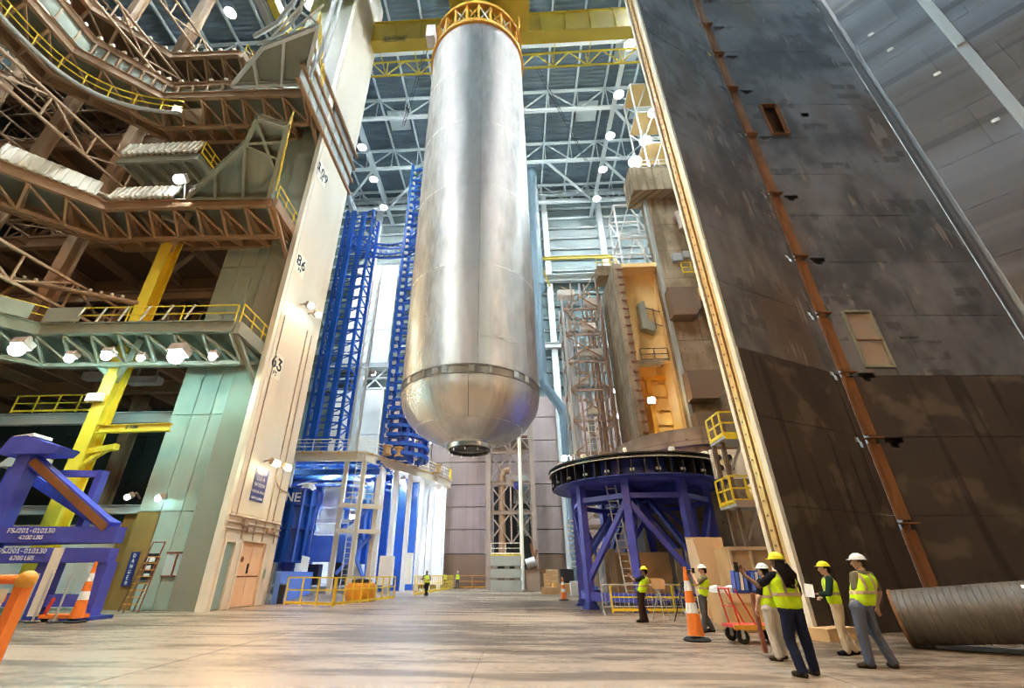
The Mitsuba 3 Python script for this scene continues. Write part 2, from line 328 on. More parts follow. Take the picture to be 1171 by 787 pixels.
plates(WA, d1, 0.02, 6.02, 1, h1, 'plate'); plates(WB, d2, .30, 8.3, 2, h2 + [win, doorh, small], 'plate', True)
plates(WC, d3, .35, 9.0, 2, [], 'plate', True); plates(WC, d3, 9.6, 30.0, 4, [], 'plate', True)
ex1, ex2, ex3 = inward(d1), inward(d2), inward(d3)
bk = MB()
for o, d, ex, L in ((WA, d1, ex1, 6.3), (WB, d2, ex2, 8.7), (WC, d3, ex3, 30)):
    bk.obox(o + d * (L / 2 + .35) + ex * .72 + V3(0, 0, WTOP / 2), d * (L - .7), ex * .05, (0, 0, WTOP))
part(sw, 'backing', bk, 'm_cell_dark')
# rusty fold beam with brackets, second fold channel, pale edge strip
def vbar(o, d, ex, s, dep, w, t, z0, z1): return MB().obox(o + d * s + ex * dep + V3(0, 0, (z0 + z1) / 2), d * w, ex * t, (0, 0, z1 - z0))
zb = [0] + [z for z in HOLE_Z] + [WTOP]
for k in range(len(zb) - 1):
    bb = MB(); z0, z1 = zb[k] + .22, zb[k + 1] - .10
    if k == 0: z0 = 0
    bb.obox(WB - d1 * .12 - ex1 * .06 + V3(0, 0, (z0 + z1) / 2), d1 * .24, ex1 * .10, (0, 0, z1 - z0))
    bb.obox(WB + d2 * .15 - ex2 * .06 + V3(0, 0, (z0 + z1) / 2), d2 * .30, ex2 * .10, (0, 0, z1 - z0))
    part(sw, 'fold_beam', bb, 'm_rust', label='rusty vertical fold beam')
for z in HOLE_Z:
    part(sw, 'bracket', MB().obox(WB + d2 * .12 - ex2 * .16 + V3(0, 0, z + .1), d2 * .55, ex2 * .3, (0, 0, .05)).obox(WB - d1 * .1 - ex1 * .14 + V3(0, 0, z + .02), d1 * .06, ex1 * .24, (0, 0, .22)), 'm_rust')
part(sw, 'fold_channel', MB().obox(WC - d2 * .12 - ex2 * .10 + V3(0, 0, WTOP / 2), d2 * .14, ex2 * .30, (0, 0, WTOP)).obox(WC + d3 * .16 - ex3 * .04 + V3(0, 0, WTOP / 2), d3 * .34, ex3 * .08, (0, 0, WTOP)), 'm_alu_dark', label='dark vertical channel in the second fold')
part(sw, 'seal_strip', MB().obox(WC + d3 * 3.72 - ex3 * .03 + V3(0, 0, WTOP / 2), d3 * .42, ex3 * .06, (0, 0, WTOP)), 'm_galv', label='pale vertical strip')
k_ = part(sw, 'junction_box', MB().obox(WC + d3 * 3.72 - ex3 * .12 + V3(0, 0, 27.2), d3 * .36, ex3 * .14, (0, 0, .5)), 'm_galv')
for s, z in ((1.5, 29.5), (2.4, 26.0), (3.0, 21.5), (5.2, 21.0), (1.2, 31.5)):
    part(sw, 'tag_plate', MB().obox(WC + d3 * s - ex3 * .03 + V3(0, 0, z), d3 * .28, ex3 * .03, (0, 0, .2)), 'm_paper')
# window frame in the upper wall and a closed hatch door lower down
fr = MB(); s0, z0, s1, z1 = win.bounds
for a, b, c_, d_ in ((s0 - .06, z0 - .06, s1 + .06, z0), (s0 - .06, z1, s1 + .06, z1 + .06), (s0 - .06, z0, s0, z1), (s1, z0, s1 + .06, z1)):
    fr.obox(WB + d2 * (a + c_) / 2 - ex2 * .0 + V3(0, 0, (b + d_) / 2), d2 * (c_ - a), ex2 * .24, (0, 0, d_ - b))
part(sw, 'opening_frame', fr, 'm_rust', label='rusty orange frame of the open hatch')
hb = MB()
for k in range(4): hb.bar(WB + d2 * (s0 - .2) + ex2 * (.5 + .1 * k) + V3(0, 0, z0 + .55 * k), WB + d2 * (s1 + .2) + ex2 * (.7 + .1 * k) + V3(0, 0, z0 + .55 * k + .9), .12, .12)
part(sw, 'hatch_bracing', hb, 'm_cell_grey')
s0, z0, s1, z1 = doorh.bounds; df = MB()
for a, b, c_, d_ in ((s0, z0, s1, z0 + .09), (s0, z1 - .09, s1, z1), (s0, z0, s0 + .09, z1), (s1 - .09, z0, s1, z1)):
    df.obox(WB + d2 * (a + c_) / 2 + V3(0, 0, (b + d_) / 2), d2 * (c_ - a), ex2 * .16, (0, 0, d_ - b))
hd = part(sw, 'hatch_door', df, 'm_cell_grey', label='closed brown access door high in the steel wall')
part(hd, 'door_leaf', MB().obox(WB + d2 * (s0 + s1) / 2 + ex2 * .05 + V3(0, 0, z0 + .75), d2 * (s1 - s0 - .2), ex2 * .04, (0, 0, 1.25)), 'm_tan_door')
part(hd, 'door_leaf', MB().obox(WB + d2 * (s0 + s1) / 2 + ex2 * .05 + V3(0, 0, z1 - .75), d2 * (s1 - s0 - .2), ex2 * .04, (0, 0, 1.25)), 'm_tan_door')
part(hd, 'lock_bar', MB().obox(WB + d2 * (s0 + s1) / 2 - ex2 * .06 + V3(0, 0, (z0 + z1) / 2 - .1), d2 * (s1 - s0 - .1), ex2 * .05, (0, 0, .07)), 'm_rust')
part(sw, 'stencil', MB().text('NO PAINT', WB + d2 * 3.45 - ex2 * .012 + V3(0, 0, 10.42), d2, (0, 0, 1), .12, .006), 'm_black')
# bright sealing edge: strips of different tone side by side
nb = inward(d1); cols_ = [(.00, .16, 'm_pale', .05), (.16, .30, 'm_gold', .0), (.30, .36, 'm_dark_red', -.06), (.36, .54, 'm_gold', .03), (.54, .62, 'm_dark_red', -.05), (.62, .74, 'm_pale', .06)]
for a, b, m, pr in cols_:
    part(sw, 'edge_strip', MB().obox(WA + nb * (a + b) / 2 - d1 * (pr / 2) + V3(0, 0, WTOP / 2), nb * (b - a), d1 * (.12 + pr), (0, 0, WTOP)), m)
bo = MB()
for z in np.arange(.6, WTOP, .42): bo.obox(WA + nb * .45 - d1 * .10 + V3(0, 0, z), nb * .045, d1 * .05, (0, 0, .045))
part(sw, 'edge_bolts', bo, 'm_dark_red', kind='stuff')
part(sw, 'sill_block', MB().obox(WA + d1 * .25 - ex1 * .28 + V3(0, 0, .14), d1 * 1.3, ex1 * .5, (0, 0, .28)), 'm_wood', label='wooden sill block under the corner')

# ================================================================ pillar of the left cell, with doors and signs
PX, PY0, PY1, PTOP = -14.2, 22.9, 28.2, 61.0
pl = struct('wall_pillar', None, None, 'tall cream pillar of the left test cell with height marks and floodlights')
part(pl, 'core', MB().box((-19.5, PY0 + .62, 0), (PX - .12, PY1 - .05, PTOP)), 'm_shell')
ys_ = [PY0, PY0 + .22, PY1 - .75, PY1]
zs_ = [0, 5.2, 31.6]
E_ = MB()
# cladding boards with joints; the board behind the doors has openings
dbl = sg.box(24.55, 0, 27.0, 3.1); nar = sg.box(23.05, 0, 23.95, 3.0)
for z0, z1 in ((0, 4.3), (4.3, 31.6), (36.6, PTOP)):
    for y0, y1 in ((PY0, PY1 - .78), (PY1 - .77, PY1)):
        pg = sg.box(y0 + .008, z0 + .008, y1 - .008, z1 - .008)
        if z0 == 0: pg = pg.difference(dbl).difference(nar)
        for g in getattr(pg, 'geoms', [pg]):
            part(pl, 'cladding', MB().poly(g, (PX - .12, 0, 0), (0, 1, 0), (0, 0, 1), .12), 'm_pillar')
part(pl, 'corner_post', MB().box((PX - .35, PY0 - .35, 0), (PX - .02, PY0 - .01, PTOP)), 'm_cream')
part(pl, 'side_panel', MB().box((-16.1, PY0 - .02, 0), (PX - .36, PY0 + .5, PTOP)), 'm_cell_grey', label='grey-green front edge of the pillar')
gz = [0.0, 4.4, 9.6, 14.6, 20.0, 26.0, 33.0, 41.0, 50.0, 61.0]
for k in range(len(gz) - 1):
    for x0, x1 in ((-19.5, -18.3), (-18.28, -17.2), (-17.18, -16.12)):
        part(pl, 'green_panel', MB().box((x0 + .01, PY0 + .52, gz[k] + .02), (x1 - .01, PY0 + .62, gz[k + 1] - .02)), 'm_green_rust_lit' if k == 0 and x0 == -19.5 else 'm_green_panel')  # lowest left panel has shade and rusty light painted in
# louvred band
for k, z in enumerate((31.7, 33.2, 34.8, 36.4)):
    part(pl, 'band_rail', MB().box((PX - .1, 17.9, z), (PX + .16, PY1 + .35, z + .24)), 'm_cell_steel')
for k in range(2):
    for j in range(7):
        y0 = 18.2 + 1.45 * j
        part(pl, 'band_pane', MB().box((PX - .10, y0, 31.98 + 1.6 * k * .98), (PX - .02, y0 + 1.3, 33.15 + 1.6 * k)), 'm_skylight')
for k, (z, s) in enumerate(((12.75, '63'), (20.3, '86'), (28.9, '109'))):
    sp = part(pl, 'height_mark', MB().box((PX, 23.05, z - .85), (PX + .02, 24.35, z + .75)), 'm_pale', label=f'height mark reading {s} FT')
    part(sp, 'lettering', MB().text(s, (PX + .02, 23.7, z - .25), (0, 1, 0), (0, 0, 1), .72, .012).text('FT', (PX + .02, 23.7, z - .68), (0, 1, 0), (0, 0, 1), .26, .012), 'm_black')
sg_ = part(pl, 'cell_sign', MB().box((PX, 24.2, 5.05), (PX + .03, 25.55, 6.85)), 'm_sign_blue', label='dark blue cell sign with white lettering')
tx = MB()
for k, s in enumerate(('CELL A', 'LH2 A', 'INTERIOR', 'VERTICAL STACK', 'AND CLEANING')):
    tx.text(s, (PX + .03, 24.87, 6.48 - .33 * k), (0, 1, 0), (0, 0, 1), .21 if k < 2 else (.17 if k == 2 else .115), .008)
part(sg_, 'lettering', tx, 'm_white')
# doors
dd = thing('door_1', 'closed tan double door at the foot of the cream pillar', None, None, 'structure')
dfm = MB()
for a, b, c_, d_ in ((24.45, 0, 24.6, 3.2), (26.95, 0, 27.1, 3.2), (24.45, 3.05, 27.1, 3.2)): dfm.box((PX - .14, a, b), (PX + .05, c_, d_))
part(dd, 'frame', dfm, 'm_pillar')
for a, c_ in ((24.62, 25.78), (25.82, 26.94)):
    lf = part(dd, 'door_leaf', MB().box((PX - .16, a, .03), (PX - .08, c_, 3.03)), 'm_door')
    part(lf, 'push_plate', MB().box((PX - .08, a + .02, 1.38), (PX - .06, c_ - .02, 1.44)), 'm_dark_red')
part(dd, 'handle', MB().box((PX - .08, 25.6, 1.55), (PX - .02, 25.68, 2.0)), 'm_black')
part(dd, 'round_emblem', MB().lathe([(.0, 0), (.14, 0), (.14, .012), (0, .012)], 20), 'm_dark_red')
scene[f'{dd}__round_emblem']['to_world'] = T().translate([PX - .08, 25.0, 2.2]).rotate([0, 1, 0], 90)
d2_ = thing('door_2', 'narrow grey-green door beside the tan double door', None, None, 'structure')
part(d2_, 'door_leaf', MB().box((PX - .16, 23.1, .03), (PX - .08, 23.9, 2.93)), 'm_teal')
dfm = MB()
for a, b, c_, d_ in ((22.98, 0, 23.1, 3.06), (23.9, 0, 24.02, 3.06), (22.98, 2.94, 24.02, 3.06)): dfm.box((PX - .14, a, b), (PX + .04, c_, d_))
part(d2_, 'frame', dfm, 'm_cream')
# conduits and gear on the pillar
cd = MB()
for y in (26.4, 27.1): cd.tube([(PX + .05, y, 4.1), (PX + .05, y, 16.6)], .035, 6)
cd.tube([(PX + .05, 23.3, 4.2), (PX + .05, 23.3, 16.0)], .03, 6)
for z in (3.55, 3.85, 4.15): cd.tube([(PX + .06, PY0 - .2, z), (PX + .06, PY1, z)], .04, 6)
cd.tube([(PX + .05, 26.4, 7.4), (PX + .05, 26.2, 6.6), (PX + .05, 27.0, 6.1), (PX + .05, PY1, 6.0)], .03, 6)
for y in (24.2, 25.3, 26.3, 27.6): cd.tube([(PX + .06, y, 3.1), (PX + .06, y, 4.2)], .03, 6)
part(pl, 'conduit', cd, 'm_brown_steel')
for y, z, s in ((24.15, 3.9, .16), (24.6, 3.6, .13), (26.7, 3.7, .11), (27.2, 3.75, .13)):
    part(pl, 'junction_box', MB().box((PX + .02, y - s, z - s), (PX + .2, y + s, z + s)), 'm_brown_steel')
part(pl, 'switch_box', MB().box((PX, 27.3, 1.3), (PX + .08, 27.42, 1.75)), 'm_teal')
# ================================================================ the rocket tank on its lifting ring
TX, TY0, TR = -2.574, 25.674, 4.2
tk = thing('rocket_tank', 'huge bare aluminium rocket tank hanging upright in the middle of the hall', 'rocket tank')
zsec = [11.55, 18.27, 25.0, 31.45, 37.9, 44.3]
def shell_panel(R, z0, z1, a0, a1, n=10, t=.03):
    return MB().arcbar((TX, TY0, z0), R - t, t, z1 - z0, a0, a1, n)
def skin(prof, a0, a1, n=12, key='m_alu'):
    """curved sheet from a profile of (r, z), with uv running round and along it, so that the brushing has a direction"""
    prof = np.asarray(prof, float); A = np.linspace(a0, a1, n + 1); m = len(prof)
    v = np.stack([TX + prof[None, :, 0] * np.cos(A)[:, None], TY0 + prof[None, :, 0] * np.sin(A)[:, None], np.broadcast_to(prof[:, 1], (n + 1, m))], -1).reshape(-1, 3)
    L_ = np.concatenate([[0], np.cumsum(np.linalg.norm(np.diff(prof, axis=0), axis=1))])
    uv = np.stack([np.broadcast_to(A[:, None] * TR, (n + 1, m)), np.broadcast_to(L_, (n + 1, m))], -1).reshape(-1, 2)
    f = [t for i in range(n) for j in range(m - 1) for a, b in (((i * m + j), (i + 1) * m + j),) for t in ([a, b, b + 1], [a, b + 1, a + 1])]
    return mikit.ply((v, np.array(f)), key, smooth=True, uv=uv)
PA = [math.radians(-79.5 + 45 * k) for k in range(8)]
part(tk, 'inner_shell', MB().lathe([(rc_, zc_) for rc_, zc_ in [(1.55, 8.24)] + [((TR - .05) * math.cos(s), 11.0 - 2.98 * math.sin(s)) for s in np.linspace(1.18, 0, 14)]] + [(TR - .05, 44.2)], 64, (TX, TY0, 0)), 'm_alu_dark', True)
for k in range(5):
    for a in PA:
        g = .0022
        part(tk, 'barrel_panel', skin([(TR, z) for z in np.linspace(zsec[k] + .012, zsec[k + 1] - .012, 5)], a + g, a + math.pi / 4 - g), None)
for z in zsec[1:5]:
    part(tk, 'weld_seam', MB().lathe([(TR - .04, z - .02), (TR + .006, z - .02), (TR + .006, z + .02), (TR - .04, z + .02)], 96, (TX, TY0, 0)), 'm_alu_bright')
for k in range(8):
    a = PA[k]
    part(tk, 'weld_seam', MB().obox((TX + (TR - .02) * math.cos(a), TY0 + (TR - .02) * math.sin(a), (zsec[0] + zsec[5]) / 2), V3(math.cos(a), math.sin(a), 0) * .03, V3(-math.sin(a), math.cos(a), 0) * .02, (0, 0, zsec[5] - zsec[0])), 'm_alu_dark')
# Y ring between barrel and dome, with clips
part(tk, 'end_ring', MB().lathe([(TR - .05, 11.0), (TR + .03, 11.0), (TR + .03, 11.07), (TR - .03, 11.09), (TR - .03, 11.44), (TR + .03, 11.46), (TR + .03, 11.54), (TR - .05, 11.54)], 120, (TX, TY0, 0)), 'm_alu_dark', 30, label='grooved ring between barrel and dome')
for ad in (-122, -112, -104, -84, -70, -48, -36, -140):
    a = math.radians(ad); e = V3(math.cos(a), math.sin(a), 0); tn = V3(-math.sin(a), math.cos(a), 0)
    part(tk, 'ring_clip', MB().obox(V3(TX, TY0, 11.27) + e * (TR - .0), e * .08, tn * (.16 if ad % 4 else .34), (0, 0, .36)), 'm_alu_bright')
# ellipsoidal dome in gores
DZ, DH = 11.0, 3.02
def dome_r(s): return TR * math.cos(s), DZ - DH * math.sin(s)
def gore(s0, s1, a0, a1, m=12, n=8):
    return skin([dome_r(s) for s in np.linspace(s0, s1, m)][::-1], a0, a1, n)
sA, sB, sC = 0.0, .74, 1.20
for k in range(12):
    a = math.radians(-86 + 30 * k)
    part(tk, 'dome_gore', gore(sA + .004, sB - .003, a + .004, a + math.pi / 6 - .004), 'm_alu', 35)
part(tk, 'dome_seam', MB().lathe([(dome_r(sB + .006)[0], dome_r(sB + .006)[1]), (dome_r(sB)[0] + .012, dome_r(sB)[1] - .012), (dome_r(sB - .006)[0], dome_r(sB - .006)[1])], 96, (TX, TY0, 0)), 'm_alu_bright')
part(tk, 'dome_cap', gore(sB + .004, sC, 0, 2 * math.pi, 14, 96), 'm_alu', 35)
rc, zc = dome_r(sC)
part(tk, 'outlet_flange', MB().lathe([(rc - .45, zc + .1), (rc - .42, zc - .28), (rc - .40, zc - .30), (rc - .2, zc - .30), (rc - .18, zc - .05), (rc + .02, zc + .0), (rc + .02, zc + .05)][::1], 48, (TX, TY0, 0)), 'm_alu_bright', 30)
part(tk, 'outlet_cover', MB().lathe([(0, zc + .05), (rc - .44, zc + .05), (rc - .42, zc - .31), (rc - .30, zc - .36), (rc - .30, zc - .1), (0, zc - .1)][::-1], 48, (TX, TY0, 0)), 'm_black', 30, label='black outlet opening under the dome')
for k in range(10):
    a = 2 * math.pi * k / 10 + .2
    part(tk, 'flange_bolt', MB().cyl((TX + (rc - .36) * math.cos(a), TY0 + (rc - .36) * math.sin(a), zc - .5), (TX + (rc - .36) * math.cos(a), TY0 + (rc - .36) * math.sin(a), zc - .34), .035, 6), 'm_alu_bright')
part(tk, 'weld_patch', shell_panel(TR + .006, 13.2, 13.32, math.radians(-78), math.radians(-48), 8, .006), 'm_alu_bright')
# lifting ring
lr = thing('lifting_ring', 'orange trussed lifting ring bolted round the top of the tank', 'lifting ring')
part(lr, 'lower_ring', MB().arcbar((TX, TY0, 44.3), TR - .35, .55, .42, 0, 2 * math.pi, 72), 'm_orange_steel', 30)
part(lr, 'bolt_flange', MB().arcbar((TX, TY0, 44.72), TR - .3, .38, .12, 0, 2 * math.pi, 72), 'm_rust', 30)
part(lr, 'upper_ring', MB().arcbar((TX, TY0, 47.3), TR - .35, .45, .45, 0, 2 * math.pi, 72), 'm_orange_steel', 30)
NP = 24
for k in range(NP):
    a = 2 * math.pi * k / NP + math.radians(-84); b = a + 2 * math.pi / NP; R1 = TR - .1
    e = lambda t, z: V3(TX + R1 * math.cos(t), TY0 + R1 * math.sin(t), z)
    up_ = V3(math.cos(a), math.sin(a), 0)
    part(lr, 'post', MB().bar(e(a, 44.8), e(a, 47.3), .2, .2, up_), 'm_orange_steel')
    if k % 2 == 0 or k in (1, 23):
        part(lr, 'cross_brace', MB().bar(e(a, 44.9), e(b, 47.25), .07, .07, up_).bar(e(b, 44.9), e(a, 47.25), .07, .07, up_), 'm_pale' if k % 2 == 0 else 'm_orange_steel')
for k in range(4):
    a = math.pi / 4 + k * math.pi / 2
    part(lr, 'sling_arm', MB().ibeam((TX + 3.9 * math.cos(a), TY0 + 3.9 * math.sin(a), 47.8), (TX, TY0, 49.6), .3, .45), 'm_orange_steel')
part(lr, 'control_box', MB().box((TX - 4.5, TY0 - 3.0, 45.0), (TX - 3.7, TY0 - 1.9, 46.8)), 'm_white', label='white control cabinet on the ring')
part(lr, 'ladder_panel', MB().obox((TX + 4.05, TY0 - 2.6, 46.2), (.12, 0, 0), (0, .9, 0), (0, 0, 1.9)), 'm_orange_steel')
# ================================================================ overhead crane
cr = thing('bridge_crane', 'yellow bridge crane spanning the hall above the tank', 'crane')
CX0, CX1, CZ = -23.0, 23.0, 52.0
for y0, nm in ((26.65, 'girder'), (20.3, 'girder')):
    gd = part(cr, nm, MB().box((CX0, y0 + .08, CZ + .06), (CX1, y0 + .98, CZ + 3.6)), 'm_crane_yellow')
    part(gd, 'bottom_flange', MB().box((CX0, y0 - .12, CZ), (CX1, y0 + 1.15, CZ + .06)), 'm_crane_yellow')
    part(gd, 'top_flange', MB().box((CX0, y0 - .12, CZ + 3.6), (CX1, y0 + 1.15, CZ + 3.68)), 'm_crane_yellow')
    for x in np.arange(CX0 + 1, CX1, 2.6):
        part(gd, 'stiffener', MB().box((x, y0 - .06, CZ + .06), (x + .06, y0 + .09, CZ + 3.6)), 'm_crane_yellow')
tg = MB(); y = 30.3
tg.bar((CX0, y, CZ), (CX1, y, CZ), .16, .2).bar((CX0, y, CZ + 2.6), (CX1, y, CZ + 2.6), .16, .2)
part(cr, 'truss_chords', tg, 'm_crane_yellow')
xs = np.arange(CX0, CX1, 1.9)
for k in range(len(xs) - 1):
    a, b = (CZ, CZ + 2.6) if k % 2 else (CZ + 2.6, CZ)
    part(cr, 'truss_diagonal', MB().bar((xs[k], y, a), (xs[k + 1], y, b), .12, .12), 'm_crane_yellow')
    if k % 2: part(cr, 'truss_tie', MB().bar((xs[k], 27.7, CZ + .1), (xs[k], y, CZ + .1), .1, .1).bar((xs[k], y, CZ), (xs[k], y, CZ + 2.6), .1, .1), 'm_crane_yellow')
tr = part(cr, 'trolley', MB().box((-.2, 22.2, 50.6), (2.6, 26.3, 54.5)), 'm_crane_yellow', label='yellow hoist trolley')
for k in range(3):
    part(tr, 'panel_rib', MB().box((.2 + .9 * k, 22.1, 50.5), (.28 + .9 * k, 26.35, 50.62)), 'm_crane_yellow')
part(cr, 'hook_block', MB().box((TX - .9, TY0 - .9, 49.2), (TX + .9, TY0 + .9, 51.2)), 'm_black', label='black hook block')
for dx in (-.6, -.2, .2, .6):
    part(cr, 'hoist_rope', MB().cyl((TX + dx, TY0, 51), (TX + dx, TY0, 55), .05, 6), 'm_black')
part(cr, 'trolley_frame', MB().box((TX - 3, 22, 54.5), (TX + 5, 27, 55.2)), 'm_crane_yellow')
part(cr, 'end_carriage', MB().box((CX0 - .6, 20, CZ + .5), (CX0 + .2, 30.5, CZ + 2)), 'm_crane_yellow')
part(cr, 'end_carriage', MB().box((CX1 - .2, 20, CZ + .5), (CX1 + .6, 30.5, CZ + 2)), 'm_crane_yellow')
for x in (-24.0, 24.0):
    part(ce, 'crane_runway', MB().ibeam((x, 5, CZ + .0), (x, 60, CZ + .0), .6, 1.0), 'm_grey_steel')
fc = MB()
for k in range(12): fc.tube([(-12.6 + .2 * k, 26.1, 51.9), (-12.6 + .2 * k, 26.1, 50.9), (-12.5 + .2 * k, 26.1, 50.8), (-12.4 + .2 * k, 26.1, 51.9)], .025, 4)
part(cr, 'festoon_cable', fc, 'm_black', kind='stuff')
for k in range(2):
    single('crane_tagline', MB().cyl((-14.5 + .3 * k, 40.5, 57), (-8.5 + .3 * k, 27.6, 52.1), .035, 5), 'm_black', 'thin black cable slanting down left of the tank top', 'cable', 'cables left of the tank')
    single('crane_tagline', MB().cyl((3.5 + .3 * k, 30.3, 52.1), (12.0 + .3 * k, 48, 57.3), .035, 5), 'm_black', 'thin black cable slanting down right of the tank top', 'cable', 'cables right of the tank')
# ================================================================ round assembly stand on blue legs
SX, SY, SZ = 6.9, 26.7, 6.45
st = thing('assembly_stand', 'round black-rimmed work stand on blue legs to the right of the tank', 'work stand')
part(st, 'rim_flange', MB().arcbar((SX, SY, SZ + .30), 4.05, .85, .07, 0, 2 * math.pi, 72), 'm_black', 30, label='black top rim')
part(st, 'rim_edge', MB().arcbar((SX, SY, SZ + .12), 4.82, .09, .03, 0, 2 * math.pi, 72), 'm_pale', 30, label='pale edge line of the rim')
part(st, 'rim_plate', MB().arcbar((SX, SY, SZ + .18), 4.1, .74, .06, 0, 2 * math.pi, 72), 'm_black', 30)
part(st, 'ring_girder', MB().arcbar((SX, SY, SZ - .62), 4.0, .12, .95, 0, 2 * math.pi, 72), 'm_blue_dark', 30)
part(st, 'lower_flange', MB().arcbar((SX, SY, SZ - .66), 3.9, .75, .05, 0, 2 * math.pi, 72), 'm_blue_dark', 30)
part(st, 'deck', MB().arcbar((SX, SY, SZ - .72), .02, 3.95, .06, 0, 2 * math.pi, 64), 'm_blue', 30, label='blue underside of the deck')
for k in range(48):
    a = 2 * math.pi * k / 48; e = V3(math.cos(a), math.sin(a), 0); tn = V3(-e[1], e[0], 0)
    part(st, 'rim_rib', MB().obox(V3(SX, SY, SZ - .22) + e * 4.42, e * .64, tn * .05, (0, 0, .84)), 'm_black')
    if k % 2 == 0: part(st, 'rim_clamp', MB().obox(V3(SX, SY, SZ - .42) + e * 4.66, e * .1, tn * .22, (0, 0, .12)), 'm_galv')
for k in range(12):
    a = 2 * math.pi * (k + .4) / 12; e = V3(math.cos(a), math.sin(a), 0); tn = V3(-e[1], e[0], 0)
    part(st, 'roller', MB().cyl(V3(SX, SY, SZ + .52) + e * 4.35 - tn * .08, V3(SX, SY, SZ + .52) + e * 4.35 + tn * .08, .2, 12), 'm_pale')
cols = []
for k in range(8):
    a = math.radians(22.5 + 45 * k); cols.append(V3(SX + 3.6 * math.cos(a), SY + 3.6 * math.sin(a), 0))
for k, c in enumerate(cols):
    e = unit(c - V3(SX, SY, 0)); tn = V3(-e[1], e[0], 0)
    part(st, 'leg', MB().obox(c + V3(0, 0, 2.9), tn * .36, e * .36, (0, 0, 5.7)), 'm_blue')
    part(st, 'foot', MB().obox(c + V3(0, 0, .06), tn * .6, e * .6, (0, 0, .12)).obox(c + V3(0, 0, .2), tn * .45, e * .45, (0, 0, .2)), 'm_blue_dark')
    n_ = cols[(k + 1) % 8]
    part(st, 'top_rail', MB().bar(c + V3(0, 0, 5.0), n_ + V3(0, 0, 5.0), .2, .24), 'm_blue')
    part(st, 'bottom_rail', MB().bar(c + V3(0, 0, .55), n_ + V3(0, 0, .55), .26, .36), 'm_blue')
    m_ = (c + n_) / 2
    if k % 2 == 0: part(st, 'diagonal_brace', MB().bar(c + V3(0, 0, 1.2), n_ + V3(0, 0, 4.8), .24, .24), 'm_blue')
    else: part(st, 'diagonal_brace', MB().bar(c + V3(0, 0, 4.8), n_ + V3(0, 0, 1.2), .24, .24), 'm_blue')
    part(st, 'cross_beam', MB().ibeam(c + V3(0, 0, 5.35), V3(SX, SY, 5.35), .25, .5), 'm_blue_dark')
    part(st, 'plumb_brace', MB().bar(c + V3(0, 0, 2.2), V3(SX, SY, 5.2) * .75 + (c + V3(0, 0, 5.2)) * .25, .2, .2), 'm_blue_dark')
c, n_ = cols[5], cols[6]; d = unit(n_ - c)
part(st, 'stencil', MB().text('THIS WEIGHT 17000 LBS', (c + n_) / 2 + V3(0, -.14, .48), d, (0, 0, 1), .16, .008), 'm_white')
lad = part(st, 'ladder', MB().bar((5.25, 24.6, .2), (4.85, 24.9, 6.2), .06, .06).bar((5.7, 24.5, .2), (5.3, 24.8, 6.2), .06, .06), 'm_pale', label='pale ladder to the deck')
for k in range(18):
    t = .05 + k / 19
    part(lad, 'rung', MB().cyl(V3(5.25, 24.6, .2) * (1 - t) + V3(4.85, 24.9, 6.2) * t, V3(5.7, 24.5, .2) * (1 - t) + V3(5.3, 24.8, 6.2) * t, .025, 6), 'm_pale')
# what lies inside and in front of the stand
single('crate_stack', MB().box((4.6, 27.6, .55), (8.4, 28.2, 2.6)), 'm_cardboard', 'long brown cardboard panel crate inside the blue-legged stand', 'crate')
for k, (x0, x1, m, lb) in enumerate(((4.4, 4.75, 'm_paper', 'pale upright board at the left end inside the stand'), (5.0, 5.35, 'm_plywood', 'plywood board leaning left of middle inside the stand'), (8.5, 8.95, 'm_plywood', 'plywood board leaning at the right inside the stand'), (9.1, 9.5, 'm_paper', 'pale board right of the plywood inside the stand'))):
    single('board', MB().box((x0, 27.0, .2), (x1, 27.12, 2.75)), m, lb, 'board', 'boards inside the stand')
single('plastic_sheet', MB().obox((7.3, 31.6, 3.0), (2.2, .2, 0), (0, .04, 0), (.3, 0, 5.6)), 'm_paper', 'tall whitish sheet standing behind the blue legs of the stand', 'sheet')
def fence(name, p, q, label, group=None, mat='m_yellow', h=1.1, post=1.4, bars=0, cat='guard rail', parent=None):
    """guard rail with every post and rail a part"""
    t = thing(name, label, cat, group) if parent is None else part(parent, name, MB().bar(V3(*p) + V3(0, 0, .02), V3(*q) + V3(0, 0, .02), .05, .03), mat)
    p, q = V3(*p), V3(*q); L = np.linalg.norm(q - p); n = max(1, int(round(L / post)))
    for k in range(n + 1): part(t, 'post', MB().bar(p + (q - p) * k / n, p + (q - p) * k / n + V3(0, 0, h), .07, .07, (0, 1, 0)), mat)
    for z in (h, h * .55): part(t, 'rail', MB().bar(p + V3(0, 0, z), q + V3(0, 0, z), .06, .06), mat)
    part(t, 'toe_board', MB().bar(p + V3(0, 0, .12), q + V3(0, 0, .12), .03, .12), mat)
    for k in range(bars):
        s = p + (q - p) * (k + .5) / bars; part(t, 'bar', MB().bar(s, s + V3(0, 0, h), .03, .03, (0, 1, 0)), mat)
    return t
fence('guard_rail', (4.2, 22.75+.4, 0), (9.6, 22.75+.35, 0), 'yellow guard rail between the front legs of the blue stand', post=1.5)
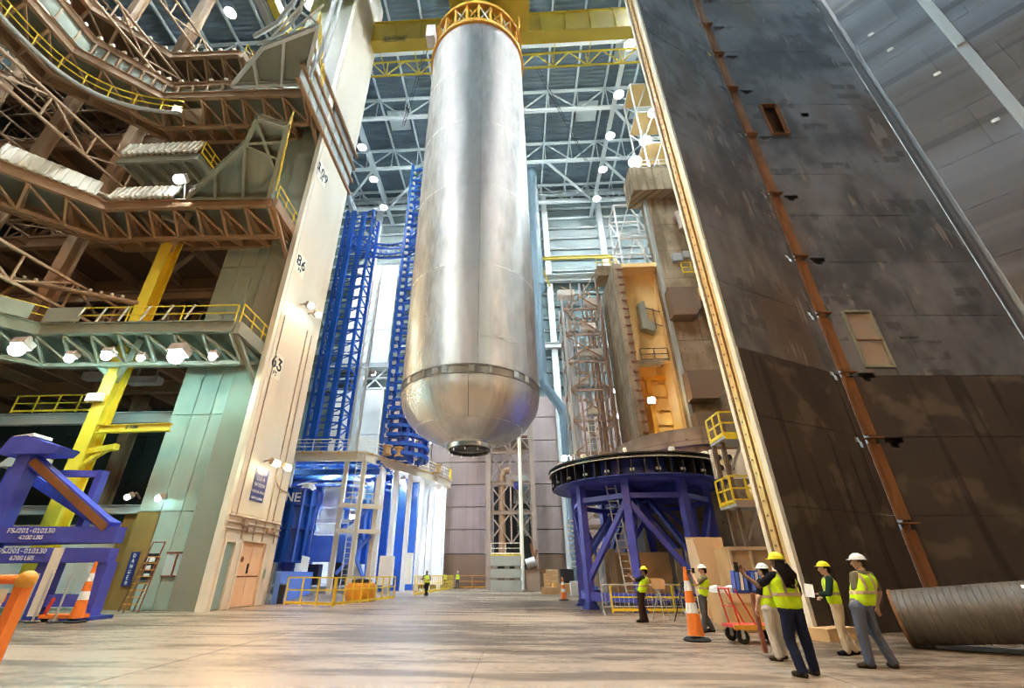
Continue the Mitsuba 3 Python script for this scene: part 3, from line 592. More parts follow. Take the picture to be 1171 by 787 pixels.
# grey crowd barrier and tripods in front of it
t = thing('crowd_barrier', 'grey tubular crowd barrier in front of the blue stand', 'barrier')
p0, p1 = V3(3.6, 22.0, 0), V3(7.0, 22.3, 0); d = unit(p1 - p0)
part(t, 'frame', MB().tube([p0 + V3(0, 0, .15), p0 + V3(0, 0, 1.0), p0 + d * .12 + V3(0, 0, 1.12), p1 - d * .12 + V3(0, 0, 1.12), p1 + V3(0, 0, 1.0), p1 + V3(0, 0, .15)], .025, 8).tube([p0 + V3(0, 0, .3), p1 + V3(0, 0, .3)], .02, 6), 'm_galv')
for k in range(17): part(t, 'bar', MB().cyl(p0 + d * .2 * (k + .7) + V3(0, 0, .3), p0 + d * .2 * (k + .7) + V3(0, 0, 1.12), .011, 5), 'm_galv')
for p in (p0, p1): part(t, 'foot', MB().tube([p + V3(0, -.35, .0), p + V3(0, -.3, .05), p + V3(0, 0, .18), p + V3(0, .3, .05), p + V3(0, .35, 0)], .022, 6), 'm_galv')
def tripod(c, h, r, label, mat='m_black'):
    t = thing('tripod', label, 'tripod'); c = V3(*c)
    for k in range(3):
        a = 2.1 * k + .4; part(t, 'leg', MB().cyl(c + V3(r * math.cos(a), r * math.sin(a), 0), c + V3(0, 0, h), .018, 6), mat)
    part(t, 'head', MB().box(c + V3(-.06, -.06, h - .02), c + V3(.06, .06, h + .12)), mat); return t
tripod((6.05, 18.9, 0), 1.15, .5, 'black tripod standing between the two photographers and the stand')
st_ = tripod((5.35, 19.6, 0), .95, .42, 'pale sign stand with a small placard right of the man in dark trousers', 'm_galv')
part(st_, 'placard', MB().obox((5.35, 19.5, 1.2), (.5, 0, 0), (0, .02, 0), (0, .05, .36)), 'm_cardboard')
# ================================================================ blue assembly tower behind the pillar
vt = thing('assembly_tower', 'blue welding tower with a railed deck, brightly lit from within, behind the cream pillar', 'assembly tower')
DZ_ = 12.0
OCT = [V3(-24.5, 41.3, 0), V3(-14.1, 41.8, 0), V3(-9.1, 53.0, 0), V3(-8.0, 57.2, 0), V3(-13.0, 59.0, 0), V3(-24, 59.0, 0), V3(-29, 55, 0), V3(-29, 46, 0)]
part(vt, 'deck_plate', MB().prism([(p[0], p[1]) for p in OCT], (0, 0, DZ_ - .1), (1, 0, 0), (0, 1, 0), .1), 'm_cream')
for k in range(8):
    a, b = OCT[k], OCT[(k + 1) % 8]
    part(vt, 'fascia_beam', MB().ibeam(a + V3(0, 0, DZ_ - .55), b + V3(0, 0, DZ_ - .55), .35, .9, .07), 'm_cream')
    if k in (3, 4, 5, 6): continue
    n = max(2, int(np.linalg.norm(b - a) / 1.6))
    rl = part(vt, 'deck_rail', MB().bar(a + V3(0, 0, DZ_ + 1.1), b + V3(0, 0, DZ_ + 1.1), .07, .07), 'm_pale')
    for z in (.4, .75): part(rl, 'rail', MB().bar(a + V3(0, 0, DZ_ + z), b + V3(0, 0, DZ_ + z), .05, .05), 'm_pale')
    for j in range(n + 1): part(rl, 'post', MB().bar(a + (b - a) * j / n + V3(0, 0, DZ_), a + (b - a) * j / n + V3(0, 0, DZ_ + 1.1), .06, .06, (0, 1, 0)), 'm_pale')
    for j in range(n): part(vt, 'fascia_bracket', MB().bar(a + (b - a) * (j + .5) / n + V3(0, 0, DZ_ - .15), a + (b - a) * (j + .5) / n + V3(.1, -.25, DZ_ - .15), .18, .16), 'm_orange_steel')
part(vt, 'corner_gate', MB().bar((-8.0, 55.8, DZ_ + .1), (-8.0, 57.4, DZ_ + .1), .08, .08).bar((-8, 55.8, DZ_ + 1.2), (-8, 57.4, DZ_ + 1.2), .08, .08).bar((-8, 55.8, DZ_), (-8, 55.8, DZ_ + 1.25), .1, .1, (0, 1, 0)).bar((-8, 57.4, DZ_), (-8, 57.4, DZ_ + 1.25), .1, .1, (0, 1, 0)).bar((-8, 56.6, DZ_), (-8, 56.6, DZ_ + 1.2), .3, .06, (0, 1, 0)), 'm_yellow', label='yellow corner gate on the deck')
for (x, y) in ((-12.2, 46.6), (-11.2, 48.8), (-10.3, 51.0), (-9.5, 53.0), (-8.7, 55.5), (-13.0, 44.6)):
    part(vt, 'white_column', MB().bar((x, y, 0), (x, y, DZ_ - .9), .42, .42, (0, 1, 0)), 'm_white')
for (x, y) in ((-24.3, 41.6), (-21.0, 41.7), (-14.2, 42.1), (-13.2, 43.9), (-15.9, 42.1), (-27, 50)):
    part(vt, 'tan_column', MB().bar((x, y, 0), (x, y, DZ_ - .9), .38, .38, (0, 1, 0)), 'm_cream')
# stair and ladder tower at the front corner
for k, z in enumerate((4.9, 7.0)):
    part(vt, 'landing', MB().bar((-15.6, 41.9, z), (-12.5, 43.6, z), 1.1, .12).bar((-15.8, 41.3, z), (-12.3, 43.1, z), .12, .35), 'm_cream')
lad2 = part(vt, 'caged_ladder', MB().bar((-14.7, 41.3, .3), (-14.7, 41.3, 12.9), .06, .06).bar((-14.2, 41.4, .3), (-14.2, 41.4, 12.9), .06, .06), 'm_white')
for z in np.arange(.6, 12.8, .42): part(lad2, 'rung', MB().bar((-14.7, 41.3, z), (-14.2, 41.4, z), .04, .04), 'm_white')
for z in np.arange(7.6, 11, .9): part(lad2, 'cage_hoop', MB().arcbar((-14.45, 41.1, z), .42, .04, .06, math.pi, 2 * math.pi, 10), 'm_white')
for (a, b) in (((-15.4, 41.8, 5), (-13.4, 43.1, 7)), ((-15.4, 41.8, 1.5), (-13.2, 43.4, 4.6)), ((-14.1, 42.2, 3), (-13.1, 43.8, 0.3))):
    part(vt, 'stair_stringer', MB().bar(a, b, .16, .26), 'm_blue_light')
fence('landing_rail', (-15.7, 41.35, 7.05), (-12.4, 43.05, 7.05), '', None, 'm_cream', parent=vt, post=.9)
# interior: blue tooling, white panels, cabinets
for x0 in np.arange(-27, -10.5, 2.3):
    part(vt, 'back_panel', MB().box((x0 + .03, 58.2, .4), (x0 + 2.27, 58.35, 11.3)), 'm_white')
for y in (43.2, 45.0, 47.0):
    part(vt, 'ring_truss', MB().ibeam((-27, y, 10.3), (-13, y, 10.3), .4, .5).ibeam((-27, y, 11.2), (-13, y, 11.2), .3, .3), 'm_tower_blue')
    for x in np.arange(-26.6, -13, 1.1): part(vt, 'ring_brace', MB().bar((x, y, 10.4), (x + .55, y, 11.1), .1, .1).bar((x + 1.1, y, 10.4), (x + .55, y, 11.1), .1, .1), 'm_tower_blue')
for z in (9.2, 9.8): part(vt, 'ring_arc', MB().arcbar((-18.5, 50, z), 5.2, .5, .25, math.pi * 1.02, math.pi * 1.98, 24), 'm_blue_light')
for (x, y, w, z0, z1, m) in ((-14.6, 46.2, .7, 0, 10.6, 'm_tower_blue'), (-13.4, 48.6, .7, 0, 11, 'm_tower_blue'), (-12.4, 51, .8, 0, 11, 'm_tower_blue'), (-20.2, 47, .6, 0, 10, 'm_tower_blue'), (-17.3, 47.5, .5, 0, 10.8, 'm_tower_blue'), (-11.6, 53.4, .8, 0, 11, 'm_tower_blue')):
    part(vt, 'blue_mast', MB().box((x - w / 2, y - w / 2, z0), (x + w / 2, y + w / 2, z1)), m)
for (x0, x1, y, z0, z1, m, nm) in ((-19.4, -17.0, 44.6, 2.5, 4.7, 'm_blue_light', 'cabinet'), (-16.95, -14.6, 44.6, 2.5, 4.7, 'm_blue_light', 'cabinet'), (-19.6, -14.8, 45.4, 4.9, 5.2, 'm_white', 'shelf'), (-19.6, -14.8, 45.4, 5.9, 6.25, 'm_white', 'shelf'),
                                   (-19.0, -17.2, 45.3, 7.4, 8.9, 'm_white', 'equipment_box'), (-16.8, -15.9, 45.3, 7.2, 9.2, 'm_blue_light', 'equipment_box'), (-19.9, -19.2, 45.2, 7.1, 8.8, 'm_blue_light', 'equipment_box'), (-18.6, -17.1, 45.6, 6.3, 7.2, 'm_paper', 'equipment_box'),
                                   (-15.2, -14.3, 44.4, 4.4, 8.0, 'm_tower_blue', 'upright_frame'), (-19.2, -18.2, 44.9, .6, 2.3, 'm_black', 'pedestal'), (-16.9, -15.6, 44.9, .6, 2.4, 'm_black', 'pedestal'), (-15.0, -14.2, 44.9, .5, 2.3, 'm_white', 'pedestal'),
                                   (-12.6, -11.4, 44.9, .6, 3.0, 'm_white', 'locker'), (-11.2, -10.5, 49.0, .6, 3.4, 'm_white', 'locker')):
    part(vt, nm, MB().box((x0, y, z0), (x1, y + .9, z1)), m)
part(vt, 'base_slab', MB().box((-27, 44.2, 0), (-13.4, 58, .5)), 'm_concrete_grey')
# blue cylindrical jig
jg = thing('cylinder_jig', 'dark blue cylindrical jig with upright rails, right behind the cream pillar', 'jig')
JX, JY, JR = -20.3, 42.8 + .0, 1.75
part(jg, 'shell', MB().lathe([(JR - .25, 2.4), (JR - .25, 8.4)], 24, (JX, JY, 0)), 'm_tower_blue', 30)
part(jg, 'pedestal', MB().cyl((JX, JY, 0), (JX, JY, 2.5), .7, 16), 'm_blue_dark', 30)
for z in (2.4, 5.0, 7.0, 8.4): part(jg, 'band', MB().arcbar((JX, JY, z), JR - .2, .3, .12, 0, 2 * math.pi, 28), 'm_blue_dark' if z > 3 else 'm_tower_blue', 30)
for k in range(14):
    a = 2 * math.pi * k / 14; e = V3(math.cos(a), math.sin(a), 0)
    part(jg, 'upright', MB().obox(V3(JX, JY, 5.4) + e * JR, e * .22, V3(-e[1], e[0], 0) * (.3 if k % 2 else .16), (0, 0, 6.0)), 'm_blue_light' if k % 3 == 0 else 'm_tower_blue')
part(jg, 'end_cap', MB().lathe([(.01, 9.1), (.5, 9.0), (.7, 8.5), (.7, 8.4)][::-1], 16, (JX + 1.0, JY - .6, 0)), 'm_white', 30)
part(jg, 'lettering', MB().text('NE', (JX + .35, JY - JR - .13, 7.3), (1, .15, 0), (0, 0, 1), .75, .02), 'm_white')
single('low_blue_wall', MB().obox((-15.7, 35.2, .8), V3(-4.2, 15, 0) * .93, (.25, .07, 0), (0, 0, 1.6)).obox((-15.75, 35.2, 1.63), V3(-4.2, 15, 0) * .93, (.32, .09, 0), (0, 0, .06)), 'm_blue_light', 'low blue barrier wall running back from the pillar foot', 'barrier wall')
rk = MB()
for k in range(14): rk.bar((-16.0 - .28 * k * .28, 36.0 + .28 * k, 1.66), (-16.0 - .28 * k * .28, 36.1 + .28 * k, 2.7), .05, .1)
single('white_rack', rk.bar((-16, 36, 2.7), (-17.1, 39.9, 2.7), .1, .06), 'm_white', 'white slotted rack on top of the low blue wall', 'rack')
single('waste_bin', MB().lathe([(0, 0), (.26, 0), (.3, .9), (.32, .95), (.2, 1.02), (0, 1.02)], 16, (-13.75, 28.75, 0)), 'm_black', 'black bin standing at the right foot of the cream pillar', 'bin', smooth=40)
# lattice masts above the deck
def mast(name, x0, x1, y0, y1, z0, z1, label, big, pitch, w=.34, rw=.28):
    t = thing(name, label, 'mast', None)
    for (x, y) in ((x0, y0), (x1, y0), (x0, y1), (x1, y1)): part(t, 'corner_rail', MB().bar((x, y, z0), (x, y, z1), w, w, (0, 1, 0)), 'm_tower_blue')
    zs = np.arange(z0, z1 - .3, pitch)
    for i, z in enumerate(zs):
        part(t, 'rung', MB().bar((x0, y0, z), (x1, y0, z), rw, rw).bar((x1, y0, z), (x1, y1, z), rw, rw).bar((x0, y0, z), (x0, y1, z), rw, rw).bar((x0, y1, z), (x1, y1, z), rw * .7, rw * .7), 'm_tower_blue')
        z2 = min(z + pitch, z1)
        part(t, 'diagonal', MB().bar((x0, y0, z), (x1, y0, z2), .1, .1).bar((x1, y0, z), (x1, y1, z2), .1, .1).bar((x0, y0, z2), (x0, y1, z), .1, .1), 'm_tower_blue')
    for (x, wd, y) in big: part(t, 'carriage_beam', MB().box((x - wd / 2, y, z0), (x + wd / 2, y + .5, z1 - .3)), 'm_tower_blue')
    return t
mast('lattice_mast', -20.7, -17.3, 42.3, 44.6, DZ_, 43.4, 'blue lattice mast with twin beams right behind the cream pillar', [(-19.8, .62, 42.0), (-18.55, .5, 42.2)], 1.5, .28, .14)
m2 = mast('lattice_mast', -13.5, -10.9, 44.6, 47.2, DZ_, 54.0, 'tallest blue lattice mast, directly left of the hanging tank', [(-11.5, 1.5, 45.6)], 2.05, .36)
for z in np.arange(DZ_ + 1, 53, 1.03): part(m2, 'cleat', MB().box((-13.3, 44.35, z), (-12.9, 44.6, z + .4)), 'm_galv')
# curved truss joining the masts
ar = thing('curved_truss', 'curved blue truss linking the two blue lattice masts', 'truss')
for z in (38.4, 40.0):
    for R in (4.6, 5.4): part(ar, 'chord', MB().arcbar((-15.6, 40.6 + .0, z), R, .16, .2, math.radians(28), math.radians(152), 20), 'm_tower_blue')
for k in range(15):
    a, b = math.radians(28 + 8.27 * k), math.radians(28 + 8.27 * (k + 1)); q = lambda R, t, z: V3(-15.6 + R * math.cos(t), 40.6 + R * math.sin(t), z)
    part(ar, 'web_bar', MB().bar(q(4.7, a, 38.5), q(4.7, b, 40.1), .09, .09).bar(q(4.7, a, 38.5), q(5.5, b, 38.5), .09, .09).bar(q(4.7, a, 38.5), q(4.7, a, 40.1), .09, .09), 'm_tower_blue')
# blue ring frames by the tall mast, just above the deck
rf = thing('ring_frame', 'stacked blue ring frames on the deck below the tank', 'ring frame')
for z in np.arange(12.2, 17.2, .95):
    part(rf, 'ring', MB().arcbar((-12.0, 47.0, z), 2.2, .75, .35, -math.pi * .62, math.pi * .35, 16), 'm_tower_blue')
for k in range(7):
    a = -math.pi * .6 + k * .48; part(rf, 'upright', MB().bar((-12 + 2.6 * math.cos(a), 47 + 2.6 * math.sin(a), DZ_), (-12 + 2.6 * math.cos(a), 47 + 2.6 * math.sin(a), 16.6), .2, .2, (0, 1, 0)), 'm_blue_dark')
for k, (x, y) in enumerate(((-12.6, 45.2 - 1.6), (-11.6, 46.0 - 1.6), (-8.9, 52.4))):
    t = thing('cable_reel', ('brown cable drum on the tower deck, left of two', 'brown cable drum on the tower deck, right of two', 'brown drum at the far right end of the tower deck')[k], 'drum', 'drums on the tower deck')
    part(t, 'drum', MB().lathe([(0, 0), (.5, 0), (.5, .08), (.36, .12), (.36, .8), (.5, .84), (.5, .92), (0, .92)], 16, (x, y, DZ_)), 'm_wood', 30)
# white clean-room building behind
wb = thing('clean_room', 'pale panelled building rising behind the blue masts', 'building')
for i, (x0, x1) in enumerate(((-25.4, -23.2), (-23.15, -20.6), (-20.55, -18.0))):
    for k, (z0, z1) in enumerate(((12.5, 18), (18.1, 24.4), (28.5, 34), (34.1, 40), (40.1, 46.2))):
        part(wb, 'panel', MB().box((x0 + .02, 57.4, z0), (x1 - .02, 58.0, z1)), 'm_white')
part(wb, 'ledge', MB().box((-26, 56.6, 27.6), (-17.5, 58.2, 28.3)), 'm_grey_steel')
for z in (24.6, 26.2): part(wb, 'girt', MB().box((-26, 57.5, z), (-17.5, 57.9, z + .25)), 'm_truss')
part(wb, 'column', MB().box((-21.6, 57.0, 12), (-20.9, 57.6, 27.8)), 'm_truss')
part(wb, 'brace', MB().bar((-20.9, 57.5, 24.5), (-18, 57.5, 27.6), .2, .2).bar((-18, 57.5, 24.5), (-20.9, 57.5, 27.6), .2, .2), 'm_truss')
lt = thing('lattice_pole', 'slim cream lattice leg between the blue mast and the pale building', 'lattice')
for (x, y) in ((-18.4, 48.4), (-17.4, 48.4), (-17.9, 49.2)): part(lt, 'chord', MB().bar((x, y, DZ_), (x, y, 37), .12, .12, (0, 1, 0)), 'm_cream')
for z in np.arange(DZ_, 36, 1.5): part(lt, 'lacing', MB().bar((-18.4, 48.4, z), (-17.4, 48.4, z + .75), .07, .07).bar((-17.4, 48.4, z + .75), (-18.4, 48.4, z + 1.5), .07, .07), 'm_cream')
# yellow rails on the floor in front
fence('guard_rail', (-12.9, 27.8, 0), (-9.75, 26.6, 0), 'yellow guard rail panels nearest the pillar, with a gate at the left end', None, h=1.35, post=1.12)
fence('guard_rail', (-9.7, 26.7, 0), (-8.45, 34.6, 0), 'yellow guard rail running back from the corner by the orange crate', None, h=1.35, post=.95)
fence('guard_rail', (-8.1, 39.6, 0), (-7.4, 58.0, 0), 'long yellow guard rail behind the leaning guard', None, h=1.35, post=.95)
fence('guard_rail', (-7.0, 59.2, 0), (-3.6, 59.2, 0), 'orange-tan guard rail along the foot of the far wall', None, 'm_orange_steel', h=1.3, post=1.7)
t = thing('cushion_crate', 'orange-brown crate with a dark lid behind the yellow corner rails', 'crate')
part(t, 'body', MB().lathe([(0, 0), (.8, 0), (.92, .25), (.95, .75), (.82, 1.0), (0, 1.04)], 20, (-10.0, 32.0, 0)), 'm_orange_steel', 40)
part(t, 'lid', MB().lathe([(0, 1.02), (.62, 1.02), (.6, 1.2), (0, 1.26)], 20, (-10.0, 32.0, 0)), 'm_black', 40)
# ================================================================ open test cell on the left with its work platforms
wc = struct('wall_cell', None, None, 'dark interior of the left test cell')
for i in range(14):
    x0 = -54 + 2.5 * i
    for z0, z1 in ((0, 4.6), (4.65, 12), (12.05, 22), (22.05, 34), (34.05, 48), (48.05, 62)):
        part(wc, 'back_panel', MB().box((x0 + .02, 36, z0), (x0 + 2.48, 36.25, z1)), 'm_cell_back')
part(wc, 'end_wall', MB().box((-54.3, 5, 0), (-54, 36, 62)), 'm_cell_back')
for z, nm in ((14.6, 'm_cell_dark'), (24.0, 'm_cell_dark'), (35.0, 'm_cell_dark'), (46.0, 'm_cell_dark')):
    part(wc, 'floor_deck', MB().box((-54, 24.2, z), (-19.6, 36, z + .3)), nm)
    for x in np.arange(-52, -20, 4.0): part(wc, 'floor_beam', MB().ibeam((x, 23.6, z - .35), (x, 36, z - .35), .3, .7), 'm_cell_steel')
    for y in (24.2, 30.0): part(wc, 'floor_girder', MB().ibeam((-54, y, z - .5), (-19.6, y, z - .5), .4, 1.0), 'm_cell_steel')
for z in (4.6, 10.0, 18.9):
    part(wc, 'cross_beam', MB().ibeam((-54, 25.0 if z > 5 else 24.2, z), (-16.4 if z == 18.9 else -19.6, 25.0 if z > 5 else 24.2, z), .35, .7 if z > 5 else .45), 'm_grey_steel' if z < 12 else 'm_cell_dark')
part(wc, 'low_wall', MB().box((-48, 24.6, 0), (-20.6, 24.9, 3.9)), 'm_white', label='pale low partition at the back of the cell')
part(wc, 'rust_lit_panel', MB().box((-20.9, 24.3, 0), (-19.55, 24.5, 4.4)), 'm_green_rust_lit', label='panel beside the green wall with rusty light put into its colour')  # ochre stands for rusty light on the green wall
rng2 = np.random.default_rng(3)
# interior trusses, seen from below between the platforms
def lattice(parent, nm, p, q, h, n, mat, w=.16):
    p, q = V3(*p), V3(*q); up = V3(0, 0, h); m = MB()
    m.bar(p, q, w, w).bar(p + up, q + up, w, w)
    for k in range(n):
        a, b = p + (q - p) * k / n, p + (q - p) * (k + 1) / n
        if k % 2: m.bar(a, b + up, w * .7, w * .7)
        else: m.bar(a + up, b, w * .7, w * .7)
        m.bar(a, a + up, w * .6, w * .6)
    return part(parent, nm, m, mat)
for z in (16.2, 26.0, 36.5, 42.5):
    for y in (26.5, 29.5, 33): lattice(wc, 'floor_truss', (-54, y, z), (-20, y, z), 2.2, 14, 'm_cell_steel')
    for x in (-46, -40, -34, -28): lattice(wc, 'floor_truss', (x, 10, z - .6), (x + 3, 35, z - .6), 1.8, 9, 'm_cell_steel')
for (x, y) in ((-30.5, 23), (-38, 23), (-46, 23), (-30.5, 33), (-46, 33)):
    part(wc, 'column', MB().ibeam((x, y, 0 if y > 24 else 15), (x, y, 60), .8, .8, .08, (0, 1, 0)), 'm_cell_steel')
for k in range(16):
    x, z = rng2.uniform(-50, -24), rng2.choice([18, 27, 38])
    y = rng2.uniform(25, 34)
    part(wc, 'sway_brace', MB().bar((x, y, z - 3), (x + rng2.uniform(3, 7), y + rng2.uniform(-2, 2), z + 5), .25, .25), 'm_cell_steel')
# yellow crane column with bracket arm
yc = thing('jib_column', 'yellow jib crane column rising behind the blue frame', 'jib crane')
part(yc, 'column', MB().ibeam((-22.4, 22.1, 0), (-22.4, 22.1, 21.4), .75, .8, .08, (0, 1, 0)), 'm_yellow')
for s in (-1, 1): part(yc, 'top_strut', MB().bar((-22.4, 22.1, 20.5), (-22.4 + 1.6 * s, 20.8, 22.6), .35, .35), 'm_cell_steel')
for s in (-1, 1): part(yc, 'knee_strut', MB().bar((-22.4, 22.1, 11.2), (-22.4 + 2.0 * s, 20.6, 13.1), .3, .3), 'm_cell_grey')
part(yc, 'jib_arm', MB().ibeam((-22.0, 21.9, 8.35), (-17.9, 21.7, 8.35), .25, .42), 'm_yellow')
part(yc, 'arm_bracket', MB().bar((-22.1, 22, 7.2), (-20.6, 21.9, 7.4), .3, .3).bar((-22.1, 22, 6.6), (-20.9, 21.9, 7.4), .2, .2), 'm_yellow')
part(yc, 'capacity_plate', MB().box((-23.0, 21.4, 9.8), (-22.1, 21.6, 10.25)), 'm_pale')
part(yc, 'lettering', MB().text('2 TON', (-19.9, 21.58, 8.27), (1, -.05, 0), (0, 0, 1), .16, .02), 'm_black')
# work platforms: (level, label, width, sheet, colours)
def offset(P, d):
    """polyline P moved by d to its left (away from the rocket)"""
    out = []
    for k in range(len(P)):
        a, b = P[max(k - 1, 0)], P[min(k + 1, len(P) - 1)]; t1 = unit(P[k] - a) if k else unit(b - P[k]); t2 = unit(b - P[k]) if k < len(P) - 1 else t1
        n = unit(V3(t1[1], -t1[0], 0) + V3(t2[1], -t2[0], 0)) * -1; n = n / max(.5, abs(n @ V3(-t1[1], t1[0], 0))); out.append(P[k] + n * d)
    return out
PLAT = [V3(-14.9, 20.0, 0), V3(-25.6, 19.8, 0), V3(-29.4, 16.2, 0), V3(-29.6, 7.0, 0)]
def platform(name, P, z, label, mat, mat2, depth=3.4, h=.7, drop=1.7, rail=True, joist=1.55):
    t = thing(name, label, 'work platform'); Q = offset(P, -depth) if offset(P, -depth)[0][1] > P[0][1] else offset(P, depth); M = offset(P, -depth * .45) if offset(P, -1)[0][1] > P[0][1] else offset(P, depth * .45)
    for k in range(len(P) - 1):
        a, b, c, d = P[k], P[k + 1], Q[k + 1], Q[k]; ma, mb_ = M[k], M[k + 1]
        part(t, 'deck', MB().add([v + V3(0, 0, zz) for zz in (z - .06, z) for v in (a, b, c, d)], [[0, 1, 2], [0, 2, 3], [4, 6, 5], [4, 7, 6], [0, 4, 5], [0, 5, 1], [1, 5, 6], [1, 6, 2], [2, 6, 7], [2, 7, 3], [3, 7, 4], [3, 4, 0]]), mat2)
        part(t, 'front_fascia', MB().ibeam(a + V3(0, 0, z - h / 2 + .1), b + V3(0, 0, z - h / 2 + .1), .3, h), mat)
        part(t, 'back_girder', MB().ibeam(d + V3(0, 0, z - .5), c + V3(0, 0, z - .5), .35, 1.0), mat)
        part(t, 'lower_chord', MB().bar(ma + V3(0, 0, z - drop), mb_ + V3(0, 0, z - drop), .24, .24), mat)
        n = max(2, int(round(np.linalg.norm(b - a) / joist)))
        for j in range(n + 1):
            s = j / n; f, g, e = a + (b - a) * s + V3(0, 0, z), d + (c - d) * s + V3(0, 0, z), ma + (mb_ - ma) * s + V3(0, 0, z)
            ex_ = unit(g - f)
            part(t, 'joist', MB().prism([(0, -.1), (np.linalg.norm(g - f), -.1), (np.linalg.norm(g - f), -.9), (0, -h + .12)], f - np.cross(ex_, V3(0, 0, 1)) * .05, ex_, (0, 0, 1), .1).obox((f + g) / 2 + V3(0, 0, -.74 - .05), (g - f) + V3(0, 0, -.30), np.cross(ex_, V3(0, 0, 1)) * .26, (0, 0, .05)), mat)
            part(t, 'hanger', MB().bar(f + V3(0, 0, -h), e + V3(0, 0, -drop), .14, .14).bar(e + V3(0, 0, -drop), g + V3(0, 0, -.9), .14, .14), mat)
            if j < n:
                s2 = (j + 1) / n; e2 = ma + (mb_ - ma) * s2 + V3(0, 0, z); f2 = a + (b - a) * s2 + V3(0, 0, z)
                part(t, 'diagonal', MB().bar(e + V3(0, 0, -drop), f2 + V3(0, 0, -h), .12, .12), mat)
        if rail:
            rl = part(t, 'hand_rail', MB().bar(a + V3(0, 0, z + 1.1), b + V3(0, 0, z + 1.1), .06, .06), 'm_yellow')
            part(rl, 'mid_rail', MB().bar(a + V3(0, 0, z + .6), b + V3(0, 0, z + .6), .05, .05), 'm_yellow')
            for j in range(0, n + 1, 2): part(rl, 'post', MB().bar(a + (b - a) * j / n + V3(0, 0, z), a + (b - a) * j / n + V3(0, 0, z + 1.1), .06, .06, (0, 1, 0)), 'm_yellow')
    # end bracket against the pillar
    a, d = P[0], Q[0]
    part(t, 'end_beam', MB().bar(a + V3(.25, 0, z - .3), d + V3(.25, .0, z - .3), .3, .75), mat)
    part(t, 'end_strut', MB().bar(a + V3(.2, .2, z - .6), d + V3(.2, -.2, z - 2.6), .2, .2), mat)
    rl = part(t, 'end_rail', MB().bar(a + V3(.3, 0, z + 1.15), d + V3(.3, 0, z + 1.15), .06, .06).bar(a + V3(.3, 0, z + .6), d + V3(.3, 0, z + .6), .05, .05), 'm_yellow')
    for j in range(4): part(rl, 'post', MB().bar(a + (d - a) * j / 3 + V3(.3, 0, z), a + (d - a) * j / 3 + V3(.3, 0, z + 1.15), .06, .06, (0, 1, 0)), 'm_yellow')
    return t
p1_ = platform('work_platform', PLAT, 13.6, 'lowest work platform, grey-blue, with cyan lamps beneath it', 'm_cell_grey', 'm_cell_grey')
p2_ = platform('work_platform', PLAT, 22.6, 'middle work platform with ribbed skirt panels, above the yellow column', 'm_cell_steel', 'm_cell_grey', rail=False)
p3_ = platform('work_platform', PLAT, 33.6, 'upper work platform with a curved yellow railing below it', 'm_cell_steel', 'm_cell_grey', rail=False)
P4 = [V3(-21.8, 20.5, 0), V3(-27.6, 20.4, 0), V3(-31.2, 16.6, 0), V3(-31.2, 7, 0)]
p4_ = platform('work_platform', P4, 40.0, 'topmost work platform under the dark roof at the upper left', 'm_cell_steel', 'm_cell_dark', rail=False)
P35 = [V3(-17.5, 20.3, 0), V3(-25.8, 20.2, 0), V3(-29.2, 16.6, 0), V3(-29.5, 7, 0)]
for k in range(3):
    a, b = P35[k], P35[k + 1]
    part(p3_, 'upper_fascia', MB().ibeam(a + V3(0, 0, 35.3), b + V3(0, 0, 35.3), .3, .55), 'm_cell_steel')
    part(p3_, 'fascia_web', MB().bar(a + V3(0, .1, 34.4), b + V3(0, .1, 34.4), .06, 1.3), 'm_cell_grey')
    for j in range(7):
        s = a + (b - a) * (j + .5) / 7; part(p3_, 'roller', MB().cyl(s + V3(-.12, -.1, 35.75), s + V3(.12, -.1, 35.75), .12, 10), 'm_pale')
        part(p3_, 'fascia_post', MB().bar(s + V3(0, -.1, 33.7), s + V3(0, -.1, 35.1), .16, .12, (0, 1, 0)), 'm_cell_steel')
for k in range(2):                                        # same rollers on the topmost edge
    a, b = P4[k], P4[k + 1]
    for j in range(5): s = a + (b - a) * (j + .5) / 5; part(p4_, 'roller', MB().cyl(s + V3(-.12, -.1, 40.25), s + V3(.12, -.1, 40.25), .12, 10), 'm_pale')
# ribbed skirt panels along the middle platform, tarpaulin-like guards on the lowest one
def skirt(parent, a, b, z, hgt, lean, n, mat):
    a, b = V3(*a, z), V3(*b, z); d = unit(b - a); nrm = V3(d[1], -d[0], 0); L = np.linalg.norm(b - a); up_ = V3(0, 0, hgt) + nrm * lean
    k = part(parent, 'skirt', MB().obox((a + b) / 2 + up_ / 2, b - a, nrm * .05, up_), mat, label='ribbed pale skirt panel')
    for j in range(n):
        s = a + d * L * (j + .5) / n; part(k, 'rib', MB().obox(s + up_ / 2 - nrm * .09, d * .14, nrm * .16, up_), 'm_skirt')
        part(k, 'rib', MB().obox(s + up_ / 2 + nrm * .09, d * .14, nrm * .16, up_), 'm_skirt')
    part(k, 'top_bar', MB().bar(a + up_, b + up_, .14, .1), 'm_skirt')
skirt(p2_, (-21.1, 19.5), (-25.4, 19.5), 22.7, 1.2, .35, 12, 'm_skirt'); skirt(p2_, (-25.9, 19.2), (-29.2, 16.0), 22.7, 1.3, .35, 12, 'm_skirt'); skirt(p2_, (-29.5, 15.5), (-29.7, 11), 22.7, 1.3, .35, 12, 'm_skirt')
for (a, b) in (((-23.4, 19.6), (-25.5, 19.6)), ((-25.9, 19.2), (-29.2, 16.0))):
    a, b = V3(*a, 13.7), V3(*b, 13.7); part(p1_, 'guard_sheet', MB().bar(a + V3(0, 0, .45), b + V3(0, 0, .45), .05, .9), 'm_cell_grey', label='grey guard sheet')
for k in range(6):
    x = -17 - 1.25 * k; part(p1_, 'stay', MB().bar((x - .5, 19.7, 13.7), (x, 19.5, 14.5), .08, .08), 'm_skirt')
